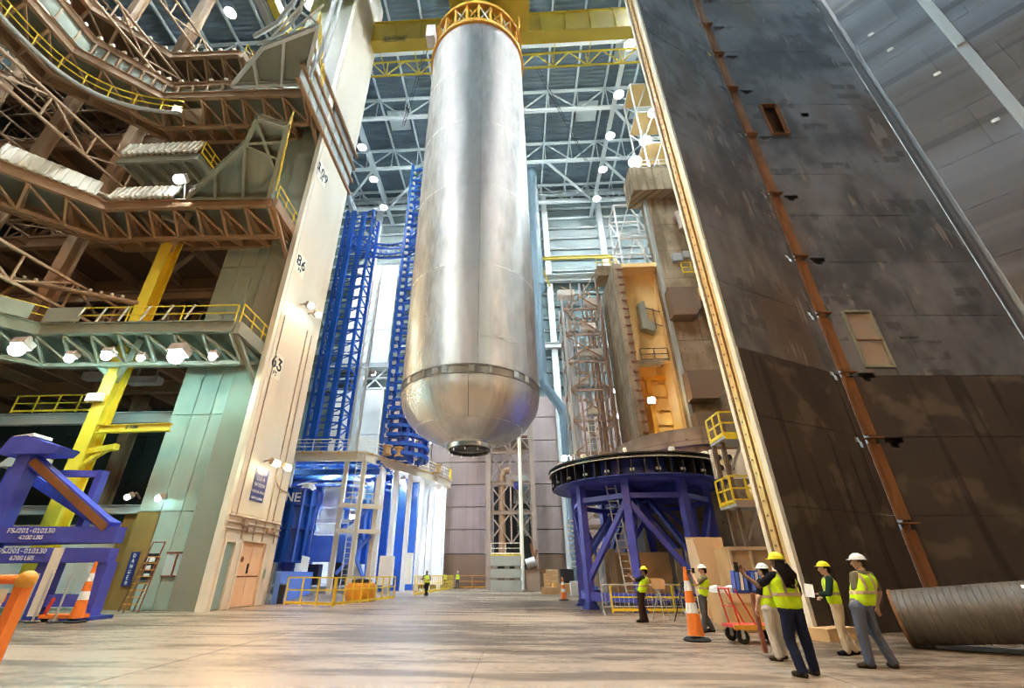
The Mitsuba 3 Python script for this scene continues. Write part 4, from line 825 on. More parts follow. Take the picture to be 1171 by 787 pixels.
# folded flap floors with X braced frames, on the middle and the upper platform
def flap(parent, pts, z, mat, ribs, nm='flap'):
    pts = [V3(*p, z) for p in pts]; k = part(parent, nm, MB().poly(sg.Polygon([(p[0], p[1]) for p in pts]), (0, 0, z), (1, 0, 0), (0, 1, 0), .08), 'm_cell_grey')
    for i in range(len(pts)): part(k, 'edge_beam', MB().ibeam(pts[i] + V3(0, 0, -.2), pts[(i + 1) % len(pts)] + V3(0, 0, -.2), .22, .42), mat)
    for (s, e) in ribs: part(k, 'rib', MB().ibeam(V3(*s, z - .2), V3(*e, z - .2), .16, .36), mat)
flap(p2_, [(-20.2, 19.6), (-15.0, 19.8), (-11.6, 15.1), (-12.9, 14.5), (-14.4, 16.0)], 22.9, 'm_cell_grey', [((-18.4, 19.7), (-17.2, 17.8)), ((-16.6, 19.7), (-14.5, 16.2)), ((-14.4, 16.0), (-13.0, 17.0)), ((-13.0, 14.6), (-13.6, 17.8)), ((-12.2, 15.9), (-14.3, 15.9))])
flap(p3_, [(-20.2, 19.4), (-14.8, 19.5), (-12.2, 15.8), (-16.5, 16.9)], 33.9, 'm_truss', [((-18.2, 19.4), (-17.6, 17.6)), ((-16.4, 19.4), (-14.9, 16.6))])
xb = MB()
for (s, e) in (((-16.5, 16.9), (-12.6, 14.6)), ((-14.6, 16.4), (-11.6, 14.9)), ((-12.2, 15.8), (-13.8, 14.9))): xb.bar(V3(*s, 34.0), V3(*e, 34.4), .12, .12)
xb.tube([(-17.2, 16.6, 34.5), (-15.2, 15.9, 34.6), (-13.6, 14.8, 34.7), (-12.6, 13.2, 34.8)], .16, 8)
xb.tube([(-17.0, 16.9, 34.1), (-14.9, 16.3, 34.2), (-13.2, 15.1, 34.2), (-12.2, 13.6, 34.2)], .1, 8)
part(p3_, 'curved_edge', xb, 'm_galv', label='grey curved tube frame')
for x in (-12.1, -11.7, -13.0):
    part(p3_, 'upright', MB().bar((x, 16.6 if x > -12.5 else 17.6, 31), (x, 16.6 if x > -12.5 else 17.6, 42), .14, .14, (0, 1, 0)), 'm_truss')
fence('side_rail', (-13.6, 19.9, 33.8), (-12.2, 15.6, 33.8), '', None, 'm_yellow', parent=p3_, post=1.1)
fence('side_rail', (-14.6, 19.7, 23.0), (-11.6, 15.2, 23.0), '', None, 'm_yellow', parent=p2_, post=1.1)
# drawer platform between
dp = thing('drawer_platform', 'small drawn-out platform with a ribbed skirt above the middle work platform', 'work platform')
part(dp, 'deck', MB().box((-26.2, 19.6, 26.6), (-20.6, 23.8, 26.7)), 'm_cell_grey')
for k in range(6): part(dp, 'joist', MB().ibeam((-26 + 1.06 * k, 19.6, 26.35), (-26 + 1.06 * k, 23.8, 26.35), .16, .45), 'm_cell_grey')
for y in (19.6, 21.7): part(dp, 'edge_beam', MB().ibeam((-26.2, y, 26.3), (-20.6, y, 26.3), .2, .55), 'm_cell_grey')
skirt(dp, (-20.7, 19.4), (-26.1, 19.4), 26.7, 1.2, .3, 14, 'm_skirt')
fence('end_rail', (-20.5, 19.6, 26.7), (-20.5, 23.6, 26.7), '', None, 'm_yellow', parent=dp, post=.9)
# curved guard band with railing under the upper platform
cv = [V3(-30.9, 11.0, 32.3), V3(-31.1, 13.2, 32.3), V3(-30.9, 16.1, 32.3), V3(-29.8, 18.3, 32.3), V3(-27.6, 19.7, 32.3), V3(-24.4, 20.4, 32.3)]
from scipy.interpolate import CubicSpline
cs = CubicSpline(range(6), np.array(cv)); cvp = cs(np.linspace(0, 5, 36)) * V3(.955, .955, 1) - V3(0, 0, 1.38)
cb = part(p3_, 'curved_band', MB().tube(cvp, .14, 8), 'm_galv', 40, label='pale curved guard band')
part(cb, 'rail', MB().tube(cvp + V3(.1, -.15, 1.1), .05, 6).tube(cvp + V3(.05, -.08, .6), .045, 6), 'm_yellow', 40)
for k in range(0, 36, 4): part(cb, 'post', MB().bar(cvp[k], cvp[k] + V3(.1, -.15, 1.1), .06, .06, (0, 1, 0)), 'm_yellow')
for k in range(0, 36, 5): part(cb, 'bracket', MB().bar(cvp[k], cvp[k] * V3(1.05, 1.05, 1) + V3(0, 0, 1.2), .1, .1), 'm_cell_grey')
part(p3_, 'lit_gusset', MB().prism([(0, 0), (3.0, 0), (2.2, 1.5)], (-25.6, 20.3, 32.5), (1, 0, 0), (0, 1, 0), .1), 'm_skirt')
# conduits with small bulbs
for k, (a, b) in enumerate((((-33.5, 17.8, 25.6), (-21.0, 21.6, 22.0)), ((-34.5, 19.0, 17.8), (-22.6, 21.8, 16.2)))):
    t = thing('pipe_rail', ('long pale pipe slanting above the skirted middle platform', 'long pinkish pipe slanting above the lowest platform')[k], 'pipe')
    part(t, 'tube', MB().cyl(a, b, .16, 10), 'm_pale' if k == 0 else 'm_cell_steel', 40)
    for j in range(9): s = V3(*a) + (V3(*b) - V3(*a)) * (.32 + .05 * j + (.2 if j > 4 else 0)); part(t, 'clamp', MB().sphere(s + V3(0, -.1, .22), .1, 1), 'm_pale', True)

fence('gallery_rail', (-31.0, 24.7, 10.35), (-25.4, 24.7, 10.35), 'yellow railing on the grey beam at the back of the test cell', None, 'm_yellow', post=1.3)
for k, (x, y, z) in enumerate(((-30.0, 27.0, 13.6), (-26.6, 27.0, 13.2))):
    single('fan_heater', MB().box((x, y, z), (x + 2.2, y + .6, z + .5)).bar((x + .4, y + .3, z + .5), (x + .4, y + .3, 14.6), .08, .08).bar((x + 1.8, y + .3, z + .5), (x + 1.8, y + .3, 14.6), .08, .08), 'm_white', ('white boxy unit under the ceiling of the test cell, left one', 'white boxy unit under the ceiling of the test cell, right one')[k], 'ventilation unit', 'units under the cell ceiling')
# ================================================================ old concrete test cell on the right, behind the stand
ct = thing('concrete_cell', 'stained raw concrete test cell with a glowing orange shaft, behind the round stand', 'test cell')
for k, (z0, z1) in enumerate(((0, 3), (3, 6), (6, 9), (9, 12), (12, 15), (15, 18), (18, 21), (21, 24), (24, 27), (27, 30), (30, 33.2))):
    part(ct, 'wall_lift', MB().box((13.0, 32, z0 + .01), (24, 33.2, z1 - .01)), 'm_concrete')
part(ct, 'edge_fin', MB().box((12.86, 31.85, 0), (13.12, 32.3, 33)), 'm_concrete_grey', label='thin pale edge beside the orange shaft')
part(ct, 'overhang', MB().box((11.7, 30.8, 33.2), (24, 33.2, 36.2)), 'm_concrete', label='overhanging concrete block at the top')
part(ct, 'lower_wall', MB().box((7.6, 32.2, 0), (13.0, 33.2, 8.6)), 'm_concrete')
part(ct, 'shaft_side', MB().box((12.75, 33.2, 8.6), (13.0, 37, 26)), 'm_orange_wall')
part(ct, 'shaft_back', MB().box((10.2, 36.8, 8.6), (13.0, 37.1, 26)), 'm_orange_wall')
part(ct, 'shaft_upper', MB().box((9.72, 33.4, 16.8), (12.86, 33.7, 25.4)), 'm_orange_wall', label='smooth orange-lit upper face of the shaft')
part(ct, 'shaft_soffit', MB().box((9.7, 32.1, 25.4), (12.9, 37, 25.8)), 'm_orange_wall')
part(ct, 'shaft_floor', MB().box((9.0, 32.1, 8.6), (13.0, 37, 9.6)), 'm_concrete_grey')
part(ct, 'front_column', MB().box((9.0, 31.8, 0), (9.72, 37.1, 25.6)), 'm_concrete', label='narrow concrete column left of the shaft')
for z in np.arange(10.5, 25, .8): part(ct, 'anchor_plate', MB().box((9.3, 31.68, z), (9.75, 31.82, z + .12)), 'm_dark_red')
for (x0, x1, z0, z1) in ((12.9, 15.2, 19.7, 22.3), (12.9, 15.3, 12.7, 14.9), (12.9, 14.7, 9.2, 11.7)):
    part(ct, 'duct_box', MB().prism([(x0, z0), (x1 - .5, z0), (x1, z0 + .7), (x1, z1), (x0, z1)], (0, 32.02, 0), (1, 0, 0), (0, 0, 1), 1.2), 'm_brown_duct', label='boxy brown duct on the concrete')
for (x, z0, z1) in ((15.6, 28.4, 30.6), (16.0, 19.6, 20.9)):
    part(ct, 'vent_pipe', MB().tube([(x, 32.2, z1), (x - .1, 31.2, z1 - .1), (x - .15, 30.9, z1 - .6), (x - .15, 30.9, z0)], .42, 12), 'm_brown_steel', 40)
part(ct, 'recess_sill', MB().box((15.3, 31.5, 21.4), (18, 32.1, 22.6)), 'm_orange_wall')
fence('wall_cage', (14.8, 31.7, 24.3), (17.2, 31.7, 24.3), '', None, 'm_yellow', parent=ct, post=.8)
bx = part(ct, 'wall_gear', MB().box((14.2, 31.6, 25.6), (15.0, 32.05, 26.4)).box((15.2, 31.6, 25.9), (15.7, 32.05, 26.6)), 'm_grey_steel')
# fittings inside the shaft
part(ct, 'air_unit', MB().prism([(10.9, 19.6), (11.9, 19.2), (11.9, 20.0), (11.5, 20.4), (11.4, 22.2), (10.9, 22.0)], (0, 33.4, 0), (1, 0, 0), (0, 0, 1), .8), 'm_cell_grey', label='grey-green air unit on the orange face')
part(ct, 'shaft_frame', MB().bar((11.5, 33.2, 21.9), (12.8, 33.2, 21.4), .06, .06).bar((11.5, 33.2, 20.5), (12.8, 33.2, 20.0), .06, .06).bar((11.6, 33.2, 19.9), (11.6, 33.2, 22), .06, .06).bar((12.2, 33.2, 19.8), (12.2, 33.2, 21.8), .06, .06), 'm_cell_dark')
part(ct, 'shaft_lintel', MB().box((9.72, 33.0, 16.4), (12.2, 33.6, 16.8)), 'm_concrete')
part(ct, 'shaft_frame', MB().bar((11.3, 35, 10), (11.3, 35, 16), .35, .35, (0, 1, 0)).bar((10.9, 35, 16), (12.8, 35, 16), .35, .35), 'm_orange_steel')
for z in (10.9, 12.1, 13.3, 14.5): part(ct, 'shaft_slat', MB().box((11.5, 35.2, z), (12.75, 35.3, z + 1.0)), 'm_orange_wall')
fence('shaft_rail', (10.0, 33.0, 9.6), (12.7, 33.0, 9.6), '', None, 'm_pale', parent=ct, post=.9)
fence('shaft_rail', (10.5, 33.1, 16.8), (12.7, 33.1, 16.8), '', None, 'm_cell_dark', parent=ct, post=1.1)
part(ct, 'curved_parapet', MB().arcbar((13.4, 33.6, 8.7), 5.3, .5, 1.1, math.radians(178), math.radians(262), 20), 'm_concrete', 30, label='curved concrete parapet above the stand')
part(ct, 'curved_wall', MB().arcbar((13.4, 33.6, 0), 5.2, .3, 8.7, math.radians(178), math.radians(264), 20), 'm_concrete', 30)
part(ct, 'big_pipe', MB().tube([(7.0, 31.5, 6.6), (11.5, 30.6, 7.2), (14, 31.2, 7.3)], .55, 14), 'm_concrete', 40)
for k in range(3): part(ct, 'ground_pipe', MB().tube([(10.2 + .5 * k, 30.6, 0), (10.2 + .5 * k, 30.6, 5.4), (10.3 + .5 * k, 31.6, 6.2)], .2, 10), 'm_galv' if k else 'm_pipe', 40)
# white stair tower on top of the shaft and on the overhang
def frame_tower(name, x0, x1, y0, y1, z0, z1, lv, label, mat='m_white', w=.16, decks=None):
    t = thing(name, label, 'frame tower')
    for (x, y) in ((x0, y0), (x1, y0), (x0, y1), (x1, y1)): part(t, 'post', MB().bar((x, y, z0), (x, y, z1), w, w, (0, 1, 0)), mat)
    zs = np.linspace(z0, z1, lv + 1)
    for k, z in enumerate(zs):
        part(t, 'ring', MB().bar((x0, y0, z), (x1, y0, z), w, w).bar((x0, y1, z), (x1, y1, z), w, w).bar((x0, y0, z), (x0, y1, z), w, w).bar((x1, y0, z), (x1, y1, z), w, w), mat)
        if k < lv:
            part(t, 'diagonal', MB().bar((x0, y0, z), ((x0 + x1) / 2, y0, zs[k + 1]), w * .7, w * .7).bar((x1, y0, z), ((x0 + x1) / 2, y0, zs[k + 1]), w * .7, w * .7).bar((x0, y0, z), (x0, y1, zs[k + 1]), w * .7, w * .7), mat)
            part(t, 'hand_rail', MB().bar((x0, y0, z + .9), (x1, y0, z + .9), .06, .06).bar((x0, y0, z + .5), (x1, y0, z + .5), .05, .05), mat)
        if decks: part(t, 'deck', MB().box((x0, y0, z - .12), (x1, y1, z - .04)), decks)
    return t
frame_tower('stair_tower', 10.6, 13.6, 33.9, 36.4, 25.9, 34.4, 2, 'white stair tower standing on top of the orange shaft')
frame_tower('stair_tower', 14.2, 18.0, 32.2, 35, 36.3, 51, 3, 'white frame tower with orange decks high beside the steel wall', decks='m_orange_wall')
fence('ledge_rail', (12.0, 31.0, 36.2), (17.5, 31.0, 36.2), 'white railing along the edge of the concrete overhang', None, 'm_white', post=.9)
fence('cage_rail', (8.4, 35.0, 27.6), (10.3, 35.0, 27.6), 'yellow cage railing left of the white stair tower', None, 'm_yellow', post=.6, cat='guard rail')
single('cage_deck', MB().box((8.3, 34.6, 26.4), (10.5, 36.4, 27.5)), 'm_concrete', 'concrete stub carrying the yellow cage railing', 'ledge')
# rusty scaffold tower with pipes
sc = thing('pipe_tower', 'rusty scaffold tower crowded with pipes between the tank and the concrete cell', 'scaffold tower')
for k, (x, y) in enumerate(((4.9, 36), (8.5, 36), (4.9, 38.5), (8.5, 38.5))):
    part(sc, 'post', MB().bar((x, y, 0), (x, y, 25), .2, .2, (0, 1, 0)), 'm_brown_steel' if k % 2 else 'm_galv')
rg = np.random.default_rng(11)
for k in range(15):
    x, y = rg.uniform(5.2, 8.6), rg.uniform(35.8, 38.2)
    part(sc, 'riser_pipe', MB().cyl((x, y, rg.uniform(5, 9)), (x, y, rg.uniform(21, 27.5)), rg.uniform(.07, .15), 8), ['m_galv', 'm_brown_steel', 'm_grey_steel', 'm_cell_steel'][k % 4], 40)
for z in np.arange(2, 25, 2.7):
    part(sc, 'level_frame', MB().bar((4.9, 36, z), (8.5, 36, z), .16, .2).bar((4.9, 38.5, z), (8.5, 38.5, z), .16, .2).bar((8.5, 36, z), (8.5, 38.5, z), .16, .2).bar((4.9, 36, z), (4.9, 38.5, z), .16, .2), 'm_brown_steel')
    part(sc, 'cross_brace', MB().bar((4.9, 36, z), (8.5, 36, z + 2.7), .09, .09).bar((8.5, 36, z), (4.9, 36, z + 2.7), .09, .09), 'm_cell_steel')
    if rg.uniform() < .8: part(sc, 'valve_box', MB().box((6 + rg.uniform(-.8, 1.6), 36.1, z + .6), (6.9 + rg.uniform(-.4, 1.6), 36.8, z + 1.3)), ['m_galv', 'm_grey_steel', 'm_white'][int(z) % 3])
lad3 = part(sc, 'ladder', MB().bar((6.1, 35.7, 6), (6.1, 35.7, 13), .06, .06).bar((6.7, 35.7, 6), (6.7, 35.7, 13), .06, .06), 'm_pale')
for z in np.arange(6.3, 13, .5): part(lad3, 'rung', MB().bar((6.1, 35.7, z), (6.7, 35.7, z), .05, .05), 'm_pale')
part(sc, 'cap_valve', MB().box((4.6, 35.9, 25.2), (6.2, 36.8, 25.8)), 'm_white')
# large ventilation duct
single('ventilation_duct', MB().tube([(3.9, 50, 58), (3.9, 50, 36)], .75, 14).tube([(3.9, 50, 36), (3.75, 50, 34.5), (3.7, 50, 23.2), (3.75, 50, 22.2)], [1.0, .55, .55, .55], 14).tube([(3.7, 50, 23.2), (3.9, 50, 21.6), (5.6, 50, 18.9), (6.0, 50, 17.6)], .55, 14).tube([(6.0, 50, 17.8), (6.0, 50, 0)], .62, 14), 'm_duct', 'blue-grey ventilation duct with a kink, right of the tank', 'duct', smooth=40)
t = thing('pipe_jib', 'yellow horizontal jib beam high right of the tank', 'jib beam')
part(t, 'beam', MB().ibeam((4.0, 52, 42.2), (14.8, 52, 42.2), .3, .5), 'm_crane_yellow')
part(t, 'wall_arm', MB().bar((4.2, 52, 42.2), (6.4, 59.2, 42.2), .2, .3), 'm_crane_yellow'); part(t, 'wall_arm', MB().bar((14.6, 52, 42.2), (15.8, 59.2, 42.2), .2, .3), 'm_crane_yellow'); part(t, 'stay', MB().bar((6.8, 58.6, 34), (15.2, 58.6, 46.2), .2, .2), 'm_cell_dark')
# lift tower by the far wall
ev = thing('lift_tower', 'brown steel lift tower with X bracing against the far wall', 'lift tower')
for x in (-3.2, 2.2):
    for y in (56.2, 58.4): part(ev, 'post', MB().ibeam((x, y, 0), (x, y, 19.5), .55, .55, .06, (0, 1, 0)), 'm_brown_steel')
for z0, z1 in ((4.6, 8.0), (8.0, 11.4), (11.4, 15.2), (15.2, 18.8)):
    part(ev, 'ring_beam', MB().ibeam((-3.2, 56.2, z1), (2.2, 56.2, z1), .3, .45), 'm_brown_steel')
    part(ev, 'x_brace', MB().bar((-3.2, 56.2, z0), (-.5, 56.2, z1), .16, .16).bar((-.5, 56.2, z0), (-3.2, 56.2, z1), .16, .16).bar((-.5, 56.2, z0), (2.2, 56.2, z1), .16, .16).bar((2.2, 56.2, z0), (-.5, 56.2, z1), .16, .16), 'm_brown_steel')
    part(ev, 'middle_post', MB().bar((-.5, 56.3, z0), (-.5, 56.3, z1), .2, .2, (0, 1, 0)), 'm_brown_steel')
for (x0, x1, z0, z1, m) in ((-2.6, 1.8, 2, 11.2, 'm_dark'), (-.2, 1.9, 9.2, 12.6, 'm_galv'), (-2.9, 1.9, 15.4, 17.2, 'm_cell_dark'), (.2, 1.6, 5.5, 8.6, 'm_grey_steel')):
    part(ev, 'infill_panel', MB().box((x0, 57.6, z0), (x1, 57.9, z1)), m)
part(ev, 'riser', MB().tube([(-1.6, 56.6, 3), (-1.6, 56.6, 12.2), (-1.3, 56.6, 12.9), (-.6, 56.6, 13)], .42, 12), 'm_cell_steel', 40)
part(ev, 'sign', MB().box((-.1, 56.0, 10.6), (.9, 56.1, 11.5)), 'm_sign_blue')
rr = MB()
for k in range(9): rr.bar((rg.uniform(-2.8, 1.5), 56.8, rg.uniform(17, 19.5)), (rg.uniform(-2.8, 1.8), 57.2, rg.uniform(17, 19.5)), .25, .25)
part(ev, 'winch_gear', rr, 'm_rust')
single('tall_pole', MB().cyl((.62, 54.6, 0), (.72, 54.6, 18.6), .22, 12), 'm_pale', 'tall pale pole in front of the brown lift tower', 'pole', smooth=40)
# stacked counterweight blocks
lbs = ('grey concrete block at the bottom of the stack of three', 'grey concrete block in the middle of the stack of three', 'grey concrete block with a railing, top of the stack of three')
for k, (z0, z1) in enumerate(((0, .95), (1.15, 1.95), (2.2, 3.1))):
    t = thing('weight_block', lbs[k], 'block', 'stacked weight blocks')
    part(t, 'body', MB().box((-2.56, 48.6, z0), (.46, 50.4, z1)), 'm_concrete_grey')
    if k: [part(t, 'spacer', MB().box((x, 48.75, z0 - .22), (x + .5, 50.2, z0)), 'm_concrete_grey') for x in (-2.4, -1.2, -.2)]
    if k == 2: part(t, 'cap', MB().box((-2.56, 48.6, 3.1), (.46, 50.4, 3.2)), 'm_yellow')
fence('block_rail', (-2.5, 48.65, 3.2), (.4, 48.65, 3.2), 'pale yellow railing on top of the weight blocks', None, 'm_pale', h=1.05, post=1.4)
t = thing('steel_bin', 'dark open steel bin right of the weight blocks', 'bin')
part(t, 'body', MB().box((.95, 49.6, 0), (2.25, 51.0, 1.7)), 'm_brown_steel'); part(t, 'rim', MB().box((.88, 49.53, 1.7), (2.32, 51.07, 1.85)), 'm_cell_dark')
t = thing('scrap_heap', 'rusty machine frame behind the dark bin', 'machine')
part(t, 'frame', MB().bar((1.0, 52.6, 0), (2.2, 52.6, 3.8), .3, .3).bar((2.4, 52.8, 0), (1.6, 52.6, 4.4), .3, .3).bar((.8, 52.6, 1.6), (3, 52.6, 1.8), .3, .4), 'm_rust'); part(t, 'drum', MB().cyl((1.0, 52.5, 2.4), (2.0, 52.5, 2.7), .5, 12), 'm_galv', 40)
for k, (x, y, w, h, lb) in enumerate(((2.0, 42.2, 1.5, .55, 'long wooden pallet crate on the floor left of the far cone'), (2.3, 43.0, .6, 1.0, 'taller wooden crate standing on the long pallet crate'), (3.4, 44.2, 1.2, .8, 'wooden crate behind the long pallet crate'), (2.8, 47.5, 1.1, 1.9, 'slatted wooden rack near the far wall'))):
    t = thing('wooden_crate', lb, 'crate', 'crates far down the hall'); z = .56 if k == 1 else 0
    part(t, 'body', MB().box((x + .03, y + .03, z + .02), (x + w - .03, y + .9, z + h - .02)), 'm_plywood')
    for j in range(4): part(t, 'slat', MB().box((x, y, z + h * j / 4 + .01), (x + w, y + .03, z + h * (j + .8) / 4)), 'm_wood')
    for s in (0, w - .08): part(t, 'batten', MB().box((x + s, y - .03, z), (x + s + .08, y, z + h)), 'm_wood')
single('dark_cabinet', MB().box((4.0, 46, 0), (5.2, 46.8, 1.9)), 'm_black', 'black cabinet beside the crates at the far right of the hall', 'cabinet')
t = thing('ladder_stair', 'white ladder beside the ventilation duct behind the stand', 'ladder')
for x in (4.15, 4.75): part(t, 'stringer', MB().bar((x, 38, 1.8), (x - .05, 38, 5.4), .09, .09, (0, 1, 0)), 'm_white')
for z in np.arange(2.0, 5.4, .36): part(t, 'rung', MB().bar((4.15, 38, z), (4.75, 38, z), .12, .09), 'm_white')
fence('landing_rail', (4.9, 37.2, 1.9), (6.2, 37.2, 1.9), 'yellow landing railing right of the white ladder', None, 'm_yellow', h=1.3, post=.45)
single('landing', MB().box((4.85, 37.0, 1.6), (6.4, 38.4, 1.85)).bar((5, 37.2, 0), (5, 37.2, 1.6), .12, .12).bar((6.2, 37.2, 0), (6.2, 37.2, 1.6), .12, .12), 'm_grey_steel', 'small steel landing under the yellow railing behind the stand', 'landing')
for k, (x, z, m, lb) in enumerate(((4.2, 1.0, 'm_white', 'white carton on the floor behind the stand'), (4.9, .8, 'm_blue_light', 'blue barrel left of the stand legs'), (3.4, .8, 'm_orange_steel', 'orange tub beside the far crates'))):
    y = 40 if k == 0 else (33 if k == 1 else 45)
    single('carton' if k == 0 else ('barrel' if k == 1 else 'tub'), MB().box((x, y, 0), (x + .7, y + .6, z)) if k == 0 else MB().lathe([(0, 0), (.3, 0), (.33, z * .5), (.3, z), (0, z)], 16, (x, y, 0)), m, lb, 'carton' if k == 0 else ('barrel' if k == 1 else 'tub'), smooth=False if k == 0 else 40)
# stairs and gear between stand and steel wall
sp = thing('stair_platform', 'narrow stair platforms with yellow railings beside the steel wall edge', 'stair platform')
for (z, x0, x1) in ((6.9, 9.2, 10.9), (4.1, 9.0, 10.9)):
    part(sp, 'deck', MB().box((x0, 19.6, z - .1), (x1, 21.2, z)), 'm_grey_steel')
    part(sp, 'edge', MB().box((x0, 19.55, z - .16), (x1, 19.6, z + .12)), 'm_yellow' if z > 5 else 'm_brown_steel')
    fence('rail', (x0, 19.7, z), (x1, 19.7, z), '', None, 'm_yellow', parent=sp, post=.7)
    fence('rail', (x0, 21.1, z), (x0, 19.7, z), '', None, 'm_yellow', parent=sp, post=.7)
for (a, b) in (((9.4, 20.4, 0), (9.4, 20.4, 6.8)), ((10.8, 20.9, 0), (10.8, 20.9, 6.8)), ((9.3, 21.1, 0), (9.3, 21.1, 6.8))): part(sp, 'post', MB().bar(a, b, .16, .16, (0, 1, 0)), 'm_cell_dark')
for a, b in (((9.4, 20.4, 2.6), (10.2, 20.4, 4.0)), ((9.4, 20.4, 5.4), (10.2, 20.4, 6.7)), ((10.9, 20.0, 2.4), (10.2, 20.0, 4.0))): part(sp, 'brace', MB().bar(a, b, .1, .1), 'm_galv')
single('ball_tank', MB().sphere((10.3, 20.3, 4.62), .42, 3), 'm_gold', 'tan ball-shaped tank on the lower stair platform', 'tank', smooth=True)
single('red_pump', MB().box((10.0, 19.8, 4.0), (10.55, 20.2, 4.22)).cyl((10.02, 20, 4.3), (10.5, 20, 4.3), .16, 10), 'm_red', 'small red pump beside the ball-shaped tank', 'pump')
single('tap_panel', MB().box((9.7, 22.5, 5.6), (11.3, 22.7, 7.0)), 'm_pale', 'pale panel with dark knobs behind the stair platform', 'panel')
for k in range(4): single('panel_knob', MB().cyl((10.0 + .5 * (k % 2), 22.42, 6.6 - .5 * (k // 2)), (10.0 + .5 * (k % 2), 22.5, 6.6 - .5 * (k // 2)), .14, 12), 'm_black', ('upper left', 'upper right', 'lower left', 'lower right')[k] + ' dark knob on the pale panel behind the stair platform', 'knob', 'knobs on the pale panel')
# ================================================================ things on the hall floor
# blue transport frame at the left
bf = thing('lifting_stand', 'heavy worn blue lifting stand with white stencils, at the left edge', 'lifting stand')
def bluebar(nm, p, q, w, h, up=(0, 0, 1), m='m_blue'): return part(bf, nm, MB().bar(p, q, w, h, up), m)
A0, B0, C0 = V3(-21.3, 18.6, 0), V3(-24.2, 20.9, 0), V3(-16.2, 18.9, 0)     # two uprights at the left, one end at the right
for q in (A0, B0):
    bluebar('upright', q, q + V3(0, 0, 6.15), .62, .62, (0, 1, 0))
    d = unit(C0 - q)
    bluebar('base_beam', q - d * 1.5 + V3(0, 0, 2.95), C0 + V3(0, 0, 2.95), .42, .60)
    bluebar('base_beam', q - d * 1.5 + V3(0, 0, 2.2), C0 + V3(0, 0, 2.2), .40, .52)
    bluebar('diagonal', q + d * .2 + V3(0, 0, 6.0), C0 - d * .5 + V3(0, 0, 3.25), .46, .42)
    bluebar('skid', q - d * 1 + V3(0, 0, .62), C0 + V3(0, 0, .62), .28, .4)
    part(bf, 'foot_plate', MB().box(q + V3(-.6, -.5, 0), q + V3(.6, .5, .12)), 'm_blue_dark')
bluebar('leg', C0 + V3(-.2, .1, .1), C0 + V3(-.2, .1, 1.95), .5, .5, (0, 1, 0)); bluebar('leg', (-18.6, 18.9, .1), (-18.6, 18.9, 1.95), .75, .45, (0, 1, 0))
part(bf, 'foot_plate', MB().box(C0 + V3(-.8, -.5, 0), C0 + V3(.4, .6, .12)), 'm_blue_dark'); part(bf, 'foot_plate', MB().box((-19.2, 18.4, 0), (-18.0, 19.4, .12)), 'm_blue_dark')
bluebar('cross_beam', A0 + V3(0, 0, 5.2), B0 + V3(0, 0, 5.2), .36, .4); bluebar('cross_beam', A0 + V3(0, 0, 2.9), B0 + V3(0, 0, 2.9), .36, .5)
bluebar('slant_post', (-18.9, 19.9, 3.1), (-18.9, 19.9, 5.75), .3, .38, (0, 1, 0)); bluebar('tie_bar', (-21.1, 19.0, 5.5), (-18.8, 19.9, 5.6), .22, .28)
part(bf, 'worn_leg', MB().bar((-18.15, 18.5, .12), (-18.15, 18.5, 2.45), .34, .12, (0, 1, 0)), 'm_pale', label='pinkish pale post on the front of the stand')
part(bf, 'worn_diagonal', MB().bar(A0 + V3(.4, -.24, 5.9), C0 + V3(-.5, -.24, 3.2), .04, .3, (0, 0, 1)), 'm_rust', label='worn rusty face of the front diagonal')
part(bf, 'cradle', MB().prism([(-.2, 0), (2.4, 0), (2.6, .3), (2.0, .45), (.8, .8), (.1, .75)], (-22.2, 18.1, 6.15), (1, 0, 0), (0, 0, 1), -1.0), 'm_blue', label='wedge-shaped blue cradle on top')
part(bf, 'cradle_pad', MB().obox((-21.6, 18.6, 6.95), (.9, 0, .12), (0, .9, 0), (-.02, 0, .14)), 'm_pale', label='worn pale pad')
part(bf, 'cradle', MB().prism([(-.5, 0), (1.4, 0), (1.4, .5), (.2, .65)], (-24.6, 20.5, 6.15), (1, 0, 0), (0, 0, 1), -.9), 'm_grey_steel', label='grey end of the rear cradle')
part(bf, 'cradle_pad', MB().obox((-23.9, 20.9, 6.82), (1.3, 0, -.1), (0, .8, 0), (0, 0, .14)), 'm_pale')
for z, s2 in ((2.95, '4100 LBS'), (2.2, '6200 LBS')):
    part(bf, 'stencil', MB().text('FSJ201-010130', (-19.6, 18.44, z + .06), (1, .058, 0), (0, 0, 1), .17, .012).text(s2, (-19.5, 18.44, z - .18), (1, .058, 0), (0, 0, 1), .15, .012), 'm_white')
# stanchions, cones, red dolly
def cone(x, y, label, h=.95, r=.2, tilt=0):
    t = thing('traffic_cone', label, 'traffic cone', None)
    prof = lambda z: r * (1 - .82 * z / h)
    part(t, 'base', MB().lathe([(0, 0), (.32, 0), (.34, .03), (.30, .07), (0, .07)], 20, (x, y, 0)), 'm_rubber', 40)
    for k, (a, b) in enumerate(((.07, .36), (.36, .50), (.50, .66), (.66, .80), (.80, .985))):
        part(t, 'sleeve' if k % 2 else 'body', MB().lathe([(0, a * h), (prof(a * h), a * h), (prof(b * h), b * h), (0, b * h)], 20, (x, y, 0)), 'm_white' if k % 2 else 'm_safety_orange', 40)
    part(t, 'tip', MB().lathe([(0, .985 * h), (prof(.985 * h), .985 * h), (prof(.985 * h) * .8, h), (0, h)], 20, (x, y, 0)), 'm_safety_orange', 40)
    return t
cone(-15.7, 17.7, 'tall orange cone with white bands in front of the blue lifting stand', 1.95, .24)
cone(4.62, 14.0, 'tall orange and white cone nearest the people, left of the cart', 1.72, .22)
cone(2.98, 33.1, 'small orange and white cone far down the hall', 1.35, .2)
